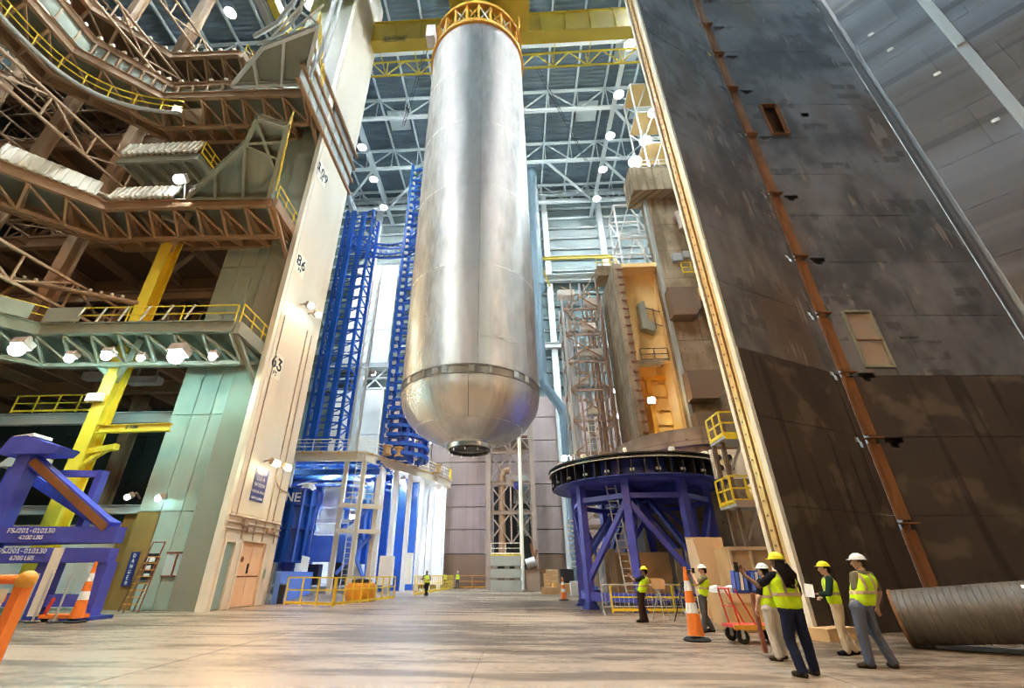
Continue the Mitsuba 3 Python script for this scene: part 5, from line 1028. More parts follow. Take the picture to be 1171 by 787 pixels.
for k, (x, y) in enumerate(((-18.4, 17.8), (-17.7, 17.6), (-17.1, 17.5), (-16.3, 17.5), (-16.0, 17.9))):
    t = thing('stanchion', f'slim steel stanchion in front of the blue lifting stand, {["leftmost of five", "second from the left", "middle one of five", "fourth from the left", "nearest the tall cone"][k]}', 'stanchion', 'stanchions in front of the blue stand')
    part(t, 'post', MB().cyl((x, y, 0), (x + .04, y, 1.55), .035, 8), 'm_galv', 40); part(t, 'base', MB().lathe([(0, 0), (.2, 0), (.2, .02), (.05, .06), (0, .06)], 16, (x, y, 0)), 'm_rubber')
t = thing('floor_dolly', 'low red-orange dolly on the floor under the blue lifting stand', 'dolly')
part(t, 'deck', MB().box((-17.10, 17.65, .12), (-15.70, 18.25, .24)), 'm_safety_orange'); part(t, 'handle', MB().bar((-17.00, 17.75, .2), (-16.85, 17.75, .75), .08, .08), 'm_red'); part(t, 'handle', MB().bar((-15.80, 17.75, .2), (-15.70, 17.75, .75), .08, .08), 'm_red')
for x in (-18.1, -17.1): part(t, 'wheel', MB().cyl((x + 1.2, 17.7, .09), (x + 1.2, 17.8, .09), .09, 12), 'm_rubber')
# orange machine arm at the left edge, close to the camera
om = thing('lift_boom', 'orange lift gate post at the left edge, close to the camera', 'lift')
part(om, 'post', MB().bar((-8.75, 8.5, 0), (-8.72, 8.5, 1.42), .16, .2, (0, 1, 0)), 'm_safety_orange')
part(om, 'top_bar', MB().cyl((-8.72, 8.5, 1.45), (-11.5, 8.4, 1.5), .08, 10), 'm_safety_orange', 40)
part(om, 'hinge', MB().sphere((-8.7, 8.48, 1.45), .15, 2), 'm_orange_steel', True)
part(om, 'plate', MB().obox((-9.0, 8.36, 1.1), (.3, 0, 0), (0, .02, 0), (.05, 0, .42)), 'm_pale'); part(om, 'lower_bar', MB().bar((-9, 8.5, 1.15), (-11.5, 8.5, 1.3), .08, .1), 'm_safety_orange')
# step ladder and notices at the green panel
sl = thing('step_ladder', 'rusty rolling step ladder in front of the green wall', 'step ladder')
for (a, b) in (((-18.0, 22.4, 0), (-17.6, 22.7, 2.9)), ((-17.3, 22.4, 0), (-17.0, 22.7, 2.9)), ((-17.2, 21.7, 0), (-17.4, 22.5, 2.2)), ((-16.6, 21.8, 0), (-16.9, 22.5, 2.2))): part(sl, 'rail', MB().cyl(a, b, .03, 6), 'm_dark_red')
for k in range(8): part(sl, 'step', MB().bar((-17.9 + .04 * k, 22.42 + .03 * k, .3 + .28 * k), (-17.2 + .03 * k, 22.42 + .03 * k, .3 + .28 * k), .1, .04), 'm_orange_steel')
part(sl, 'hand_bar', MB().cyl((-17.6, 22.7, 2.9), (-17.0, 22.7, 2.9), .03, 6), 'm_dark_red')
nb_ = part(pl, 'notice_board', MB().obox((-18.85, PY0 + .48, 1.75), (.42, 0, 0), (0, .05, 0), (0, 0, 1.5)), 'm_sign_blue', label='upright blue notice with white letters')
lt_ = MB()
for k, ch in enumerate('DANGER'): lt_.text(ch, (-18.85, PY0 + .45, 2.26 - .24 * k), (1, 0, 0), (0, 0, 1), .16, .008)
part(nb_, 'lettering', lt_, 'm_white')
nb_ = part(pl, 'notice_board', MB().obox((-17.95, PY0 + .48, 1.85), (.6, 0, 0), (0, .05, 0), (0, 0, 1.15)), 'm_black', label='dark notice with small white pictures')
part(nb_, 'print', MB().box((-18.15, PY0 + .44, 2.05), (-17.75, PY0 + .455, 2.3)).box((-18.12, PY0 + .44, 1.7), (-17.85, PY0 + .455, 1.9)).box((-18.1, PY0 + .44, 1.4), (-17.8, PY0 + .455, 1.55)), 'm_white')
wi = part(pl, 'window', MB().box((-17.2, PY0 + .47, 1.45), (-16.15, PY0 + .52, 2.45)), 'm_skylight', label='pale two-pane window in the green wall')
part(wi, 'frame', MB().box((-17.25, PY0 + .44, 2.42), (-16.12, PY0 + .5, 2.5)).box((-17.25, PY0 + .44, 1.4), (-16.12, PY0 + .5, 1.46)).box((-16.72, PY0 + .44, 1.4), (-16.64, PY0 + .5, 2.5)), 'm_dark_red')
# corrugated pipe on the right
pp = thing('corrugated_pipe', 'large spiral-ribbed steel pipe lying on the floor at the right edge', 'pipe')
A_, B_ = V3(9.25, 13.15, .60), V3(14.2, 8.9, 1.25); ax = unit(B_ - A_); L_ = np.linalg.norm(B_ - A_)
sA_ = unit(np.cross(ax, V3(0, 0, 1))); uA_ = np.cross(sA_, ax)
def ptube(R0, R1, s0, s1, n=48, m=2):
    mb = MB(); ss = np.linspace(s0, s1, m); v = []; f = []
    for s in ss:
        for j in range(n): t = 2 * np.pi * j / n; v.append(A_ + ax * s + (sA_ * math.cos(t) + uA_ * math.sin(t)) * R0)
    for k in range(m - 1):
        for j in range(n): a, b = k * n + j, k * n + (j + 1) % n; f += [[a, b, b + n], [a, b + n, a + n]]
    return mb.add(v, f)
PRad = .575
part(pp, 'shell', ptube(PRad, PRad, 0, L_), 'm_pipe', 40); part(pp, 'liner', ptube(PRad - .05, PRad, .02, L_), 'm_cell_dark', 40)
hp = []
for k in range(24 * 52): t = 2 * np.pi * k / 24; s = .02 + (L_ - .04) * k / (24 * 52); hp.append(A_ + ax * s + (sA_ * math.cos(t) + uA_ * math.sin(t)) * (PRad + .002))
part(pp, 'spiral_rib', MB().tube(hp, .010, 4), 'm_pipe', 40)
def pring(s, w, R, n=48):
    mb = MB(); v = []; f = []
    for (r, ss) in ((R - .06, s - w), (R, s - w), (R, s + w), (R - .06, s + w)):
        for j in range(n): t = 2 * np.pi * j / n; v.append(A_ + ax * ss + (sA_ * math.cos(t) + uA_ * math.sin(t)) * r)
    for k in range(4):
        for j in range(n): a, b, c, d = k * n + j, k * n + (j + 1) % n, ((k + 1) % 4) * n + (j + 1) % n, ((k + 1) % 4) * n + j; f += [[a, b, c], [a, c, d]]
    return mb.add(v, f)
part(pp, 'end_ring', pring(.03, .03, PRad + .02), 'm_rust', 40, label='rusty end ring')
part(pp, 'strap', pring(2.55, .035, PRad + .022), 'm_yellow', 40, label='yellow strap')
t0_ = 2 * np.pi * .18
for q in (-.16, .12):
    part(pp, 'label', MB().obox(A_ + ax * (2.55 + q) + (sA_ * math.cos(.9) + uA_ * math.sin(.9)) * (PRad + .02), ax * .12, (-sA_ * math.sin(.9) + uA_ * math.cos(.9)) * .1, (sA_ * math.cos(.9) + uA_ * math.sin(.9)) * .012), 'm_white')
single('pipe_support', MB().box((13.2, 9.0, 0), (14.6, 9.9, .58)), 'm_wood', 'wooden block propping up the right end of the ribbed pipe', 'block')
single('floor_board', MB().obox((11.6, 12.0, .03), V3(3.6, -2.2, 0), V3(.25, .4, 0), (0, 0, .06)), 'm_paper', 'pale flat board on the floor behind the ribbed pipe', 'board')
# crates, carton and cart right of the stand
t = thing('plywood_crate', 'big plywood crate standing by the edge of the steel wall', 'crate')
part(t, 'body', MB().box((8.0, 19.0, .1), (10.3, 20.3, 2.45)), 'm_wood')
for x in (8.0, 8.75, 9.5, 10.22): part(t, 'batten', MB().box((x, 18.94, .1), (x + .09, 19.0, 2.45)), 'm_plywood')
for z in (.1, 2.33): part(t, 'batten', MB().box((8.0, 18.92, z), (10.31, 18.98, z + .12)), 'm_plywood')
part(t, 'skid', MB().box((8.1, 19.0, 0), (8.3, 20.3, .1)).box((10, 19, 0), (10.2, 20.3, .1)), 'm_wood')
t = thing('leaning_board', 'tall plywood board leaning right of the stand legs', 'board')
part(t, 'sheet', MB().obox((7.7, 20.3, 1.45), (1.5, .1, 0), (0, .04, 0), (0, .1, 2.85)), 'm_plywood'); part(t, 'patch', MB().obox((7.15, 20.27, 1.7), (.4, .03, 0), (0, .04, 0), (0, .08, 2.2)), 'm_pale')
t = thing('orange_carton', 'large orange-brown carton on the floor behind the red cart', 'carton')
part(t, 'box', MB().box((6.35, 15.9, .12), (8.1, 17.4, 1.0)), 'm_cardboard'); part(t, 'pallet', MB().box((6.4, 15.95, 0), (8.05, 17.3, .12)), 'm_wood'); part(t, 'flap', MB().obox((7.2, 15.88, .86), (1.74, 0, 0), (0, .02, 0), (0, 0, .2)), 'm_plywood')
sh = MB(); gx, gy = np.meshgrid(np.linspace(0, 1, 16), np.linspace(0, 1, 10), indexing='ij'); hz = 1.02 + .28 * np.clip(meshkit.fbm(np.stack([gx * 3, gy * 2, gx * 0 + 2], -1), 3, 4) - .2, 0, 1) + .12 * gx
vv = np.stack([6.30 + 1.6 * gx + .1 * gy, 16.35 + 1.0 * gy, hz], -1).reshape(-1, 3); ff = []
for i in range(15):
    for j in range(9): a = i * 10 + j; ff += [[a, a + 10, a + 11], [a, a + 11, a + 1]]
vb = vv.copy(); vb[:, 2] = 1.004; nv_ = len(vv); fb = [[nv_ + c for c in reversed(f)] for f in ff]
edge = [i * 10 for i in range(16)] + [150 + j for j in range(1, 10)] + [i * 10 + 9 for i in range(14, -1, -1)] + [j for j in range(8, 0, -1)]
fs = []
for k in range(len(edge)): a, b = edge[k], edge[(k + 1) % len(edge)]; fs += [[a, nv_ + a, nv_ + b], [a, nv_ + b, b]]
single('crumpled_sheet', sh.add(np.vstack([vv, vb]), ff + fb + fs), 'm_paper', 'crumpled white sheet lying on the orange-brown carton', 'sheet', smooth=40)
ca = thing('platform_cart', 'red platform cart with a tubular handle, left of the people', 'cart')
part(ca, 'deck', MB().obox((6.05, 13.75, .36), V3(1.35, .0, 0), V3(0, .8, 0), (0, 0, .06)), 'm_red'); part(ca, 'edge', MB().obox((6.05, 13.34, .36), (1.4, 0, 0), (0, .04, 0), (0, 0, .1)), 'm_orange_steel')
for y in (13.42, 14.08):
    part(ca, 'handle', MB().tube([(5.55, y, .36), (5.45, y, 1.1), (5.45, y + .02, 1.2)], .022, 8), 'm_red', 40); part(ca, 'handle_stay', MB().tube([(5.95, y, .36), (5.6, y, 1.2)], .02, 8), 'm_red', 40)
part(ca, 'cross_bar', MB().tube([(5.45, 13.42, 1.2), (5.45, 14.08, 1.2)], .022, 8), 'm_red', 40); part(ca, 'cross_bar', MB().tube([(5.47, 13.42, .8), (5.47, 14.08, .8)], .018, 8), 'm_red', 40)
for (x, y) in ((5.55, 13.42), (5.55, 14.1), (6.5, 13.42), (6.5, 14.1)):
    w_ = part(ca, 'wheel', MB().lathe([(.05, -.04), (.14, -.04), (.155, -.02), (.155, .02), (.14, .04), (.05, .04), (.05, -.04)], 20), 'm_rubber', 40); scene[w_]['to_world'] = T().translate([x, y, .155]).rotate([1, 0, 0], 90)
    h_ = part(w_, 'hub', MB().lathe([(0, -.045), (.05, -.045), (.05, .045), (0, .045)], 12), 'm_galv'); scene[h_]['to_world'] = T().translate([x, y, .155]).rotate([1, 0, 0], 90)
    part(ca, 'fork', MB().box((x - .04, y - .06, .16), (x + .04, y - .045, .34)).box((x - .04, y + .045, .16), (x + .04, y + .06, .34)), 'm_galv')
for k, (x, lb) in enumerate(((6.95, 'left one of two blue slotted cases standing on the orange-brown carton'), (7.42, 'right one of two blue slotted cases standing on the orange-brown carton'))):
    t = thing('blue_case', lb, 'case', 'blue cases on the carton')
    part(t, 'shell', MB().obox((x, 16.15, 1.32), (.40, 0, 0), (0, .28, 0), (.06, 0, .62)), 'm_blue_dark')
    for j in range(3): part(t, 'front_slot', MB().obox((x - .12 + .12 * j, 16.0, 1.34), (.08, 0, 0), (0, .03, 0), (.05, 0, .5)), 'm_paper' if j % 2 else 'm_blue_light')
single('floor_post', MB().bar((5.42, 12.1, 0), (5.42, 12.1, 1.15), .08, .08, (0, 1, 0)), 'm_dark_red', 'short rusty floor post between the cart and the people', 'post')
# ================================================================ people
MF = manifold3d.Manifold
def ball(c, r, n=14): return MF.sphere(float(r), n).translate([float(x) for x in c])
def bone(p, r, q, r2, n=14): return MF.batch_hull([ball(p, r, n), ball(q, r2, n)])
def hull(balls, n=16): return MF.batch_hull([ball(c, r, n) for c, r in balls])
def union(ms): return MF.batch_boolean(ms, manifold3d.OpType.Add)
def to_tm(m, refine=None, it=8):
    if refine: m = m.refine_to_length(refine)
    q = m.to_mesh(); t = trimesh.Trimesh(np.asarray(q.vert_properties)[:, :3], np.asarray(q.tri_verts), process=True)
    if it: trimesh.smoothing.filter_taubin(t, lamb=.5, nu=.53, iterations=it)
    return t
def person(label, pos, deg, skin, pose, wear, height=1.76, group=None, fine=.022, head_yaw=0, head_tilt=0):
    """pose: knees, ankles, elbows, wrists as (left, right) in a frame facing +y, x to the right, for a body 1.76 m tall"""
    t = thing('person', label, 'person', group); s = height / 1.76
    M = T().translate([pos[0], pos[1], 0]).rotate([0, 0, 1], -deg).scale(s)
    def put(nm, tm_, mat, sm=50, parent=t, lab=None):
        k = part(parent, nm, tm_ if isinstance(tm_, (tuple, MB)) else (tm_.vertices, tm_.faces), mat, sm, lab); scene[k]['to_world'] = M; return k
    lean = V3(*pose.get('lean', (0, 0, 0)))
    hip = [V3(-.09, 0, .90), V3(.09, 0, .90)]; kn = [V3(*p) for p in pose['knee']]; an = [V3(*p) for p in pose['ankle']]
    sh = [V3(-.185, 0, 1.415) + lean, V3(.185, 0, 1.415) + lean]; el = [V3(*p) + lean * .85 for p in pose['elbow']]; wr = [V3(*p) + lean * .9 for p in pose['wrist']]
    hd = [unit(V3(*p)) for p in pose.get('hand', ((0, .3, -1), (0, .3, -1)))]
    toe = pose.get('toe', ((-.03, .2), (.03, .2)))
    cy, sy = math.cos(math.radians(head_yaw)), math.sin(math.radians(head_yaw)); HC = V3(0, .015, 1.625) + lean * 1.15
    def hv(x, y, z):
        y, z = y * math.cos(math.radians(head_tilt)) - z * math.sin(math.radians(head_tilt)), y * math.sin(math.radians(head_tilt)) + z * math.cos(math.radians(head_tilt))
        return HC + V3(x * cy + y * sy, -x * sy + y * cy, z)
    body = [hull([(hip[0] + V3(0, 0, .05), .10), (hip[1] + V3(0, 0, .05), .10), (V3(0, 0, 1.1) + lean * .4, .11)]), hull([(V3(-.08, 0, 1.1) + lean * .4, .095), (V3(.08, 0, 1.1) + lean * .4, .095), (V3(-.12, .0, 1.34) + lean, .10), (V3(.12, 0, 1.34) + lean, .10)]),
            hull([(sh[0] + V3(.03, 0, 0), .062), (sh[1] + V3(-.03, 0, 0), .062), (V3(0, 0, 1.36) + lean, .1)]), bone(V3(0, -.01, 1.42) + lean, .062, hv(0, -.02, -.07), .055)]
    for k in (0, 1):
        body += [bone(hip[k], .085, kn[k], .058), bone(kn[k], .056, an[k], .038), bone(sh[k], .056, el[k], .043), bone(el[k], .042, wr[k], .029)]
        w, d = wr[k], hd[k]; side = unit(np.cross(d, V3(0, 0, 1) if abs(d[2]) < .9 else V3(0, 1, 0))); up_ = np.cross(side, d); inn = side if (side[0] > 0) == (k == 0) else -side
        pc = w + d * .075; body += [hull([(w, .026), (w + d * .085 + inn * .028, .017), (w + d * .085 - inn * .026, .016)], 10)]
        for j, (o, ln) in enumerate(((.032, .072), (.011, .082), (-.011, .076), (-.031, .060))):
            b0 = w + d * .085 + inn * o; b1 = b0 + d * ln * .55 - up_ * .012; b2 = b1 + d * ln * .38 - up_ * .026
            body += [bone(b0, .0105, b1, .0095, 8), bone(b1, .0095, b2, .0085, 8)]
        th0 = w + d * .03 + inn * .022; th1 = th0 + d * .03 + inn * .036; body += [bone(th0, .014, th1, .011, 8), bone(th1, .011, th1 + d * .034 + inn * .008 - up_ * .012, .009, 8)]
    # head: skull, cheeks, jaw, nose, ears
    body += [hull([(hv(0, -.018, .05), .088), (hv(0, .03, .04), .076), (hv(0, .045, -.03), .062), (hv(0, -.03, -.02), .075)], 20), hull([(hv(-.03, .03, -.05), .042), (hv(.03, .03, -.05), .042), (hv(0, .06, -.085), .027)], 14),
             hull([(hv(0, .10, .02), .011), (hv(0, .121, -.02), .013), (hv(-.012, .108, -.028), .009), (hv(.012, .108, -.028), .009)], 10)]
    for x in (-1, 1): body += [hull([(hv(.079 * x, -.01, .02), .013), (hv(.084 * x, -.02, -.005), .016), (hv(.078 * x, -.01, -.035), .010)], 10)]
    put('body', to_tm(union(body), fine * .8, 6), skin)
    if wear.get('face', True):
        for x in (-.032, .032):
            e = put('eye', MB().sphere(hv(x, .094, .022), .012, 1), 'm_eye', True); put('pupil', MB().sphere(hv(x, .103, .022), .006, 1), 'm_black', True, e)
        put('mouth', MB().bar(hv(-.024, .101, -.058), hv(.024, .101, -.058), .014, .009), 'm_dark_red', False); put('brow', MB().bar(hv(-.05, .098, .045), hv(-.014, .108, .047), .012, .008).bar(hv(.014, .108, .047), hv(.05, .098, .045), .012, .008), 'm_hair', False)
    # trousers
    tr_ = [hull([(hip[0] + V3(-.025, 0, .02), .105), (hip[1] + V3(.025, 0, .02), .105), (V3(-.07, 0, 1.05) + lean * .3, .105), (V3(.07, 0, 1.05) + lean * .3, .105)])]
    for k in (0, 1): tr_ += [bone(hip[k] + V3(0, -.01, 0), .112, kn[k], .085), bone(kn[k], .083, an[k] + V3(0, 0, .0), .073)]
    tm_ = to_tm(union(tr_), fine, 5); v = np.asarray(tm_.vertices); tm_.vertices = v + (meshkit.fbm(v * V3(22, 22, 9), 3, 2) - .5)[:, None] * .022 * np.asarray(tm_.vertex_normals); put('trousers', tm_, wear['trousers'])
    # shoes
    for k in (0, 1):
        a = an[k]; d = unit(V3(toe[k][0], toe[k][1], 0)); put('shoe', to_tm(hull([(V3(a[0], a[1], .065), .05), (V3(*(a[:2] - d[:2] * .04), .045), .042), (V3(*(a[:2] + d[:2] * .11), .040), .044), (V3(*(a[:2] + d[:2] * .17), .034), .034)]), .02, 4), wear.get('shoes', 'm_shoe'))
    # shirt with sleeves
    tor = [hull([(V3(-.085, 0, 1.0) + lean * .3, .118), (V3(.085, 0, 1.0) + lean * .3, .118), (V3(-.115, 0, 1.34) + lean, .118), (V3(.115, 0, 1.34) + lean, .118)]), hull([(sh[0] + V3(.02, 0, 0), .075), (sh[1] - V3(.02, 0, 0), .075), (V3(0, -.005, 1.43) + lean, .085)])]
    for k in (0, 1):
        end = el[k] if wear.get('long') else sh[k] + (el[k] - sh[k]) * .78
        tor += [bone(sh[k], .076, end, .060)] + ([bone(el[k], .058, el[k] + (wr[k] - el[k]) * .92, .043)] if wear.get('long') else [])
    put('shirt', to_tm(union(tor), fine, 5), wear['shirt'])
    # high visibility vest with reflective bands
    vh = lambda g: union([hull([(V3(-.10, 0, 1.0) + lean * .3, .128 + g), (V3(.10, 0, 1.0) + lean * .3, .128 + g), (V3(-.118, 0, 1.33) + lean, .130 + g), (V3(.118, 0, 1.33) + lean, .130 + g)]), hull([(V3(-.125, 0, 1.41) + lean, .083 + g), (V3(.125, 0, 1.41) + lean, .083 + g), (V3(-.118, 0, 1.33) + lean, .128 + g), (V3(.118, 0, 1.33) + lean, .128 + g)])])
    cubes = lambda lo, hi: MF.cube([float(b - a) for a, b in zip(lo, hi)]).translate([float(x) for x in lo])
    hole = ball(V3(0, .05, 1.53) + lean, .085); ves = vh(0) - hole - cubes((-.5, -.5, .5), (.5, .5, .93))
    tv = to_tm(ves, fine, 3); v = np.asarray(tv.vertices); tv.vertices = v + (meshkit.fbm(v * V3(16, 16, 7), 3, 5) - .5)[:, None] * .018 * np.asarray(tv.vertex_normals)
    vk = put('vest', tv, 'm_vest', 60)
    shell = vh(.007) - hole
    put('vest_band', to_tm((shell ^ cubes((-.5, -.5, 1.12), (.5, .5, 1.17))).refine_to_length(.04), None, 0), 'm_vest_stripe', 40, vk)
    for x in (-.105, .105):
        put('vest_band', to_tm((vh(.007) - hole) ^ cubes((x + lean[0] * .8 - .024, -.6, 1.17), (x + lean[0] * .8 + .024, .6, 1.6)), None, 0), 'm_vest_stripe', 40, vk)
    # helmet and hair
    if wear.get('hair') == 'locks':
        lk = MB(); r_ = np.random.default_rng(4)
        for k in range(80):
            a = math.radians(r_.uniform(100, 440)); a = math.radians(r_.uniform(-160, -20)); p0_ = hv(.09 * math.cos(a), .085 * math.sin(a) - .01, .02)
            x1 = .15 * math.cos(a) + r_.uniform(-.03, .03); zz = r_.uniform(-.40, -.24)
            lk.tube([p0_, hv(x1 * .95, .10 * math.sin(a) - .03, -.08), hv(x1 * 1.05, -.13 + r_.uniform(-.03, .02), -.18), hv(x1 * 1.0, -.15 + r_.uniform(-.03, .02), zz)], [.032, .036, .032, .016], 6)
        put('hair', lk, 'm_hair', 60); put('hair_tie', MB().bar(hv(-.02, -.115, .0), hv(.02, -.12, .0), .05, .03), 'm_light_cloth', False)
    elif wear.get('hair'):
        put('hair', to_tm(hull([(hv(0, -.025, .05), .094), (hv(0, -.045, -.02), .076), (hv(0, .0, .08), .082)], 18) , .03, 2), wear['hair'])
    if wear.get('hat'):
        P = []
        for a in np.linspace(0, math.pi / 2, 9): P.append((.118 * math.cos(a) + .001, .112 * math.sin(a)))
        mh = MB().lathe([(.10, -.006)] + P, 24); v = mh.v[0]
        v2 = np.array([hv(q[0] * .93, q[1] * 1.12 - .004, q[2] + .062) for q in v]); hk = put('hard_hat', MB().add(v2, mh.f[0]), wear['hat'], 60)
        br = MB().lathe([(.10, 0), (.135, -.006), (.135, .002), (.10, .012), (.10, 0)], 24); v = br.v[0]
        put('brim', MB().add(np.array([hv(q[0] * .93, q[1] * (1.32 if q[1] > 0 else 1.1), q[2] + .062) for q in v]), br.f[0]), wear['hat'], 60, hk)
        rid = MB(); [rid.tube([hv(x, -.10, .10), hv(x, -.04, .168), hv(x, .04, .168), hv(x, .11, .10)], .009, 6) for x in (0,)]; put('ridge', rid, wear['hat'], 60, hk)
    return t, M, hv, wr, hd
STAND = dict(knee=((-.115, .03, .49), (.115, .02, .49)), ankle=((-.15, -.02, .085), (.15, -.02, .085)), elbow=((-.27, -.03, 1.13), (.27, -.03, 1.13)), wrist=((-.27, .06, .88), (.27, .06, .88)))
def hold(t, M, nm, mb, mat, lab=None): k = part(t, nm, mb, mat, 30, lab); scene[k]['to_world'] = M; return k
def held(name, M, mb, mat, label, cat): k = single(name, mb, mat, label, cat); scene[k]['to_world'] = M; return k
# 1: seen from behind, long dark locks, left arm raised
a = person('person with long dark locks and a yellow hard hat, back turned, one arm raised', (4.86, 9.5), -14, 'm_skin_dark',
    {**STAND, 'knee': ((-.12, .05, .49), (.15, .02, .49)), 'ankle': ((-.13, -.06, .085), (.21, .06, .085)), 'elbow': ((-.36, .16, 1.27), (.29, .02, 1.16)), 'wrist': ((-.46, .33, 1.43), (.28, .18, .98)), 'hand': ((-.3, .3, 1), (0, .8, -.5))},
    dict(trousers='m_navy', shirt='m_black_cloth', hat='m_hat_yellow', hair='locks', face=False), 1.87, head_yaw=-20)
held('camera_phone', a[1], MB().obox((-.52, .42, 1.56), (.09, .03, 0), (-.01, .02, 0), (0, 0, .16)), 'm_black', 'dark phone held up by the person with long locks', 'phone')
# 2: partly hidden, white hard hat
person('white-helmeted person in pale trousers, half hidden by the one with long locks', (5.27, 11.1), -30, 'm_skin',
    {**STAND, 'lean': (.13, .03, 0), 'elbow': ((-.30, .02, 1.14), (.28, .02, 1.14)), 'wrist': ((-.28, .16, .93), (.26, .2, .95)), 'ankle': ((-.14, -.03, .085), (.20, .08, .085))},
    dict(trousers='m_light_cloth', shirt='m_black_cloth', hat='m_hat_white', hair='m_hair', face=False), 1.72)
# 3: profile to the left, holds a sheet of paper
a = person('person in tan trousers and a yellow hard hat facing left, holding a white paper', (7.10, 11.9), -68, 'm_skin',
    {**STAND, 'knee': ((-.10, .06, .49), (.11, .02, .49)), 'ankle': ((-.12, .06, .085), (.12, -.12, .085)), 'elbow': ((-.26, .10, 1.15), (.27, .0, 1.12)), 'wrist': ((-.20, .27, 1.13), (.12, .22, 1.06)), 'hand': ((0, 1, .1), (-.8, .5, -.1))},
    dict(trousers='m_khaki', shirt='m_dark_green', long=True, hat='m_hat_yellow', hair='m_hair', shoes='m_black_cloth'), 1.77, head_yaw=-8)
held('paper_sheet', a[1], MB().obox((-.22, .45, 1.20), (.16, .15, .02), (.03, -.03, .26), (.005, -.005, 0)), 'm_paper', 'white paper sheet held by the person in tan trousers', 'paper')
# 4: white hard hat, seen from behind
person('person in a white hard hat and jeans, back turned, beside the ribbed pipe', (6.60, 10.3), -18, 'm_skin_tan',
    {**STAND, 'lean': (.30, .02, 0), 'knee': ((-.12, .04, .49), (.17, .03, .49)), 'ankle': ((-.13, .06, .085), (.27, -.04, .085)), 'elbow': ((-.28, -.02, 1.13), (.29, -.03, 1.14)), 'wrist': ((-.26, .10, .90), (.28, .10, .92)), 'toe': ((-.14, .14), (.08, .18))},
    dict(trousers='m_denim', shirt='m_olive', hat='m_hat_white', hair='m_hair_brown', face=True), 1.88, head_yaw=-45)
# 5: middle distance, arms stretched forward with a small camera
a = person('yellow-helmeted person in dark trousers aiming a camera, in front of the round stand', (4.50, 18.9), -62, 'm_skin_dark',
    {**STAND, 'lean': (0, -.22, 0), 'ankle': ((-.10, .05, .085), (.10, -.06, .085)), 'elbow': ((-.20, .28, 1.30), (.20, .28, 1.30)), 'wrist': ((-.08, .50, 1.46), (.08, .50, 1.46)), 'hand': ((.2, .6, .8), (-.2, .6, .8))},
    dict(trousers='m_brown_cloth', shirt='m_black_cloth', hat='m_hat_yellow', hair='m_hair', shoes='m_black_cloth'), 1.76, fine=.03)
held('small_camera', a[1], MB().box((-.07, .36, 1.5), (.07, .42, 1.6)), 'm_black', 'small dark camera held by the person in dark trousers', 'camera')
# 6: camera raised to the face
a = person('person in a white hard hat and grey trousers photographing leftwards, behind the tall cone', (5.62, 15.9), -80, 'm_skin',
    {**STAND, 'lean': (0, -.15, 0), 'ankle': ((-.12, .12, .085), (.12, -.14, .085)), 'elbow': ((-.24, .22, 1.26), (.24, .20, 1.22)), 'wrist': ((-.10, .30, 1.50), (.09, .30, 1.50)), 'hand': ((.2, .3, 1), (-.2, .3, 1))},
    dict(trousers='m_grey_cloth', shirt='m_olive', hat='m_hat_white', hair='m_hair', shoes='m_black_cloth', face=False), 1.77, fine=.03)
cm = held('photo_camera', a[1], MB().box((-.09, .08, 1.55), (.09, .16, 1.69)), 'm_black', 'black camera raised by the person behind the tall cone', 'camera'); k = part(cm, 'lens', MB().cyl((0, .16, 1.61), (0, .32, 1.61), .045, 14), 'm_black', 40); scene[k]['to_world'] = a[1]
# 7-9: far away
person('guard in a lime vest and black trousers leaning with crossed legs far down the hall', (-6.95, 38.75), 170, 'm_skin_dark',
    {**STAND, 'lean': (.05, 0, 0), 'knee': ((-.02, .10, .49), (.08, .02, .49)), 'ankle': ((.10, .10, .085), (-.06, -.02, .085)), 'elbow': ((-.30, .0, 1.14), (.36, -.05, 1.16)), 'wrist': ((-.12, .18, 1.08), (.50, -.02, 1.20)), 'hand': ((.9, .4, 0), (.8, .2, 0))},
    dict(trousers='m_black_cloth', shirt='m_black_cloth', hair='m_hair', shoes='m_black_cloth'), 1.72, fine=.05)
person('tiny person in a white hard hat behind the end of the long yellow rail', (-6.75, 56.9), 180, 'm_skin', STAND, dict(trousers='m_grey_cloth', shirt='m_olive', hat='m_hat_white', hair='m_hair', face=False), 1.76, fine=.06)
person('tiny person with a dark cap behind the long yellow rail, left of the white-hatted one', (-8.4, 58.3), 150, 'm_skin_tan', STAND, dict(trousers='m_navy', shirt='m_grey_cloth', hair='m_hair', face=False), 1.72, fine=.06)
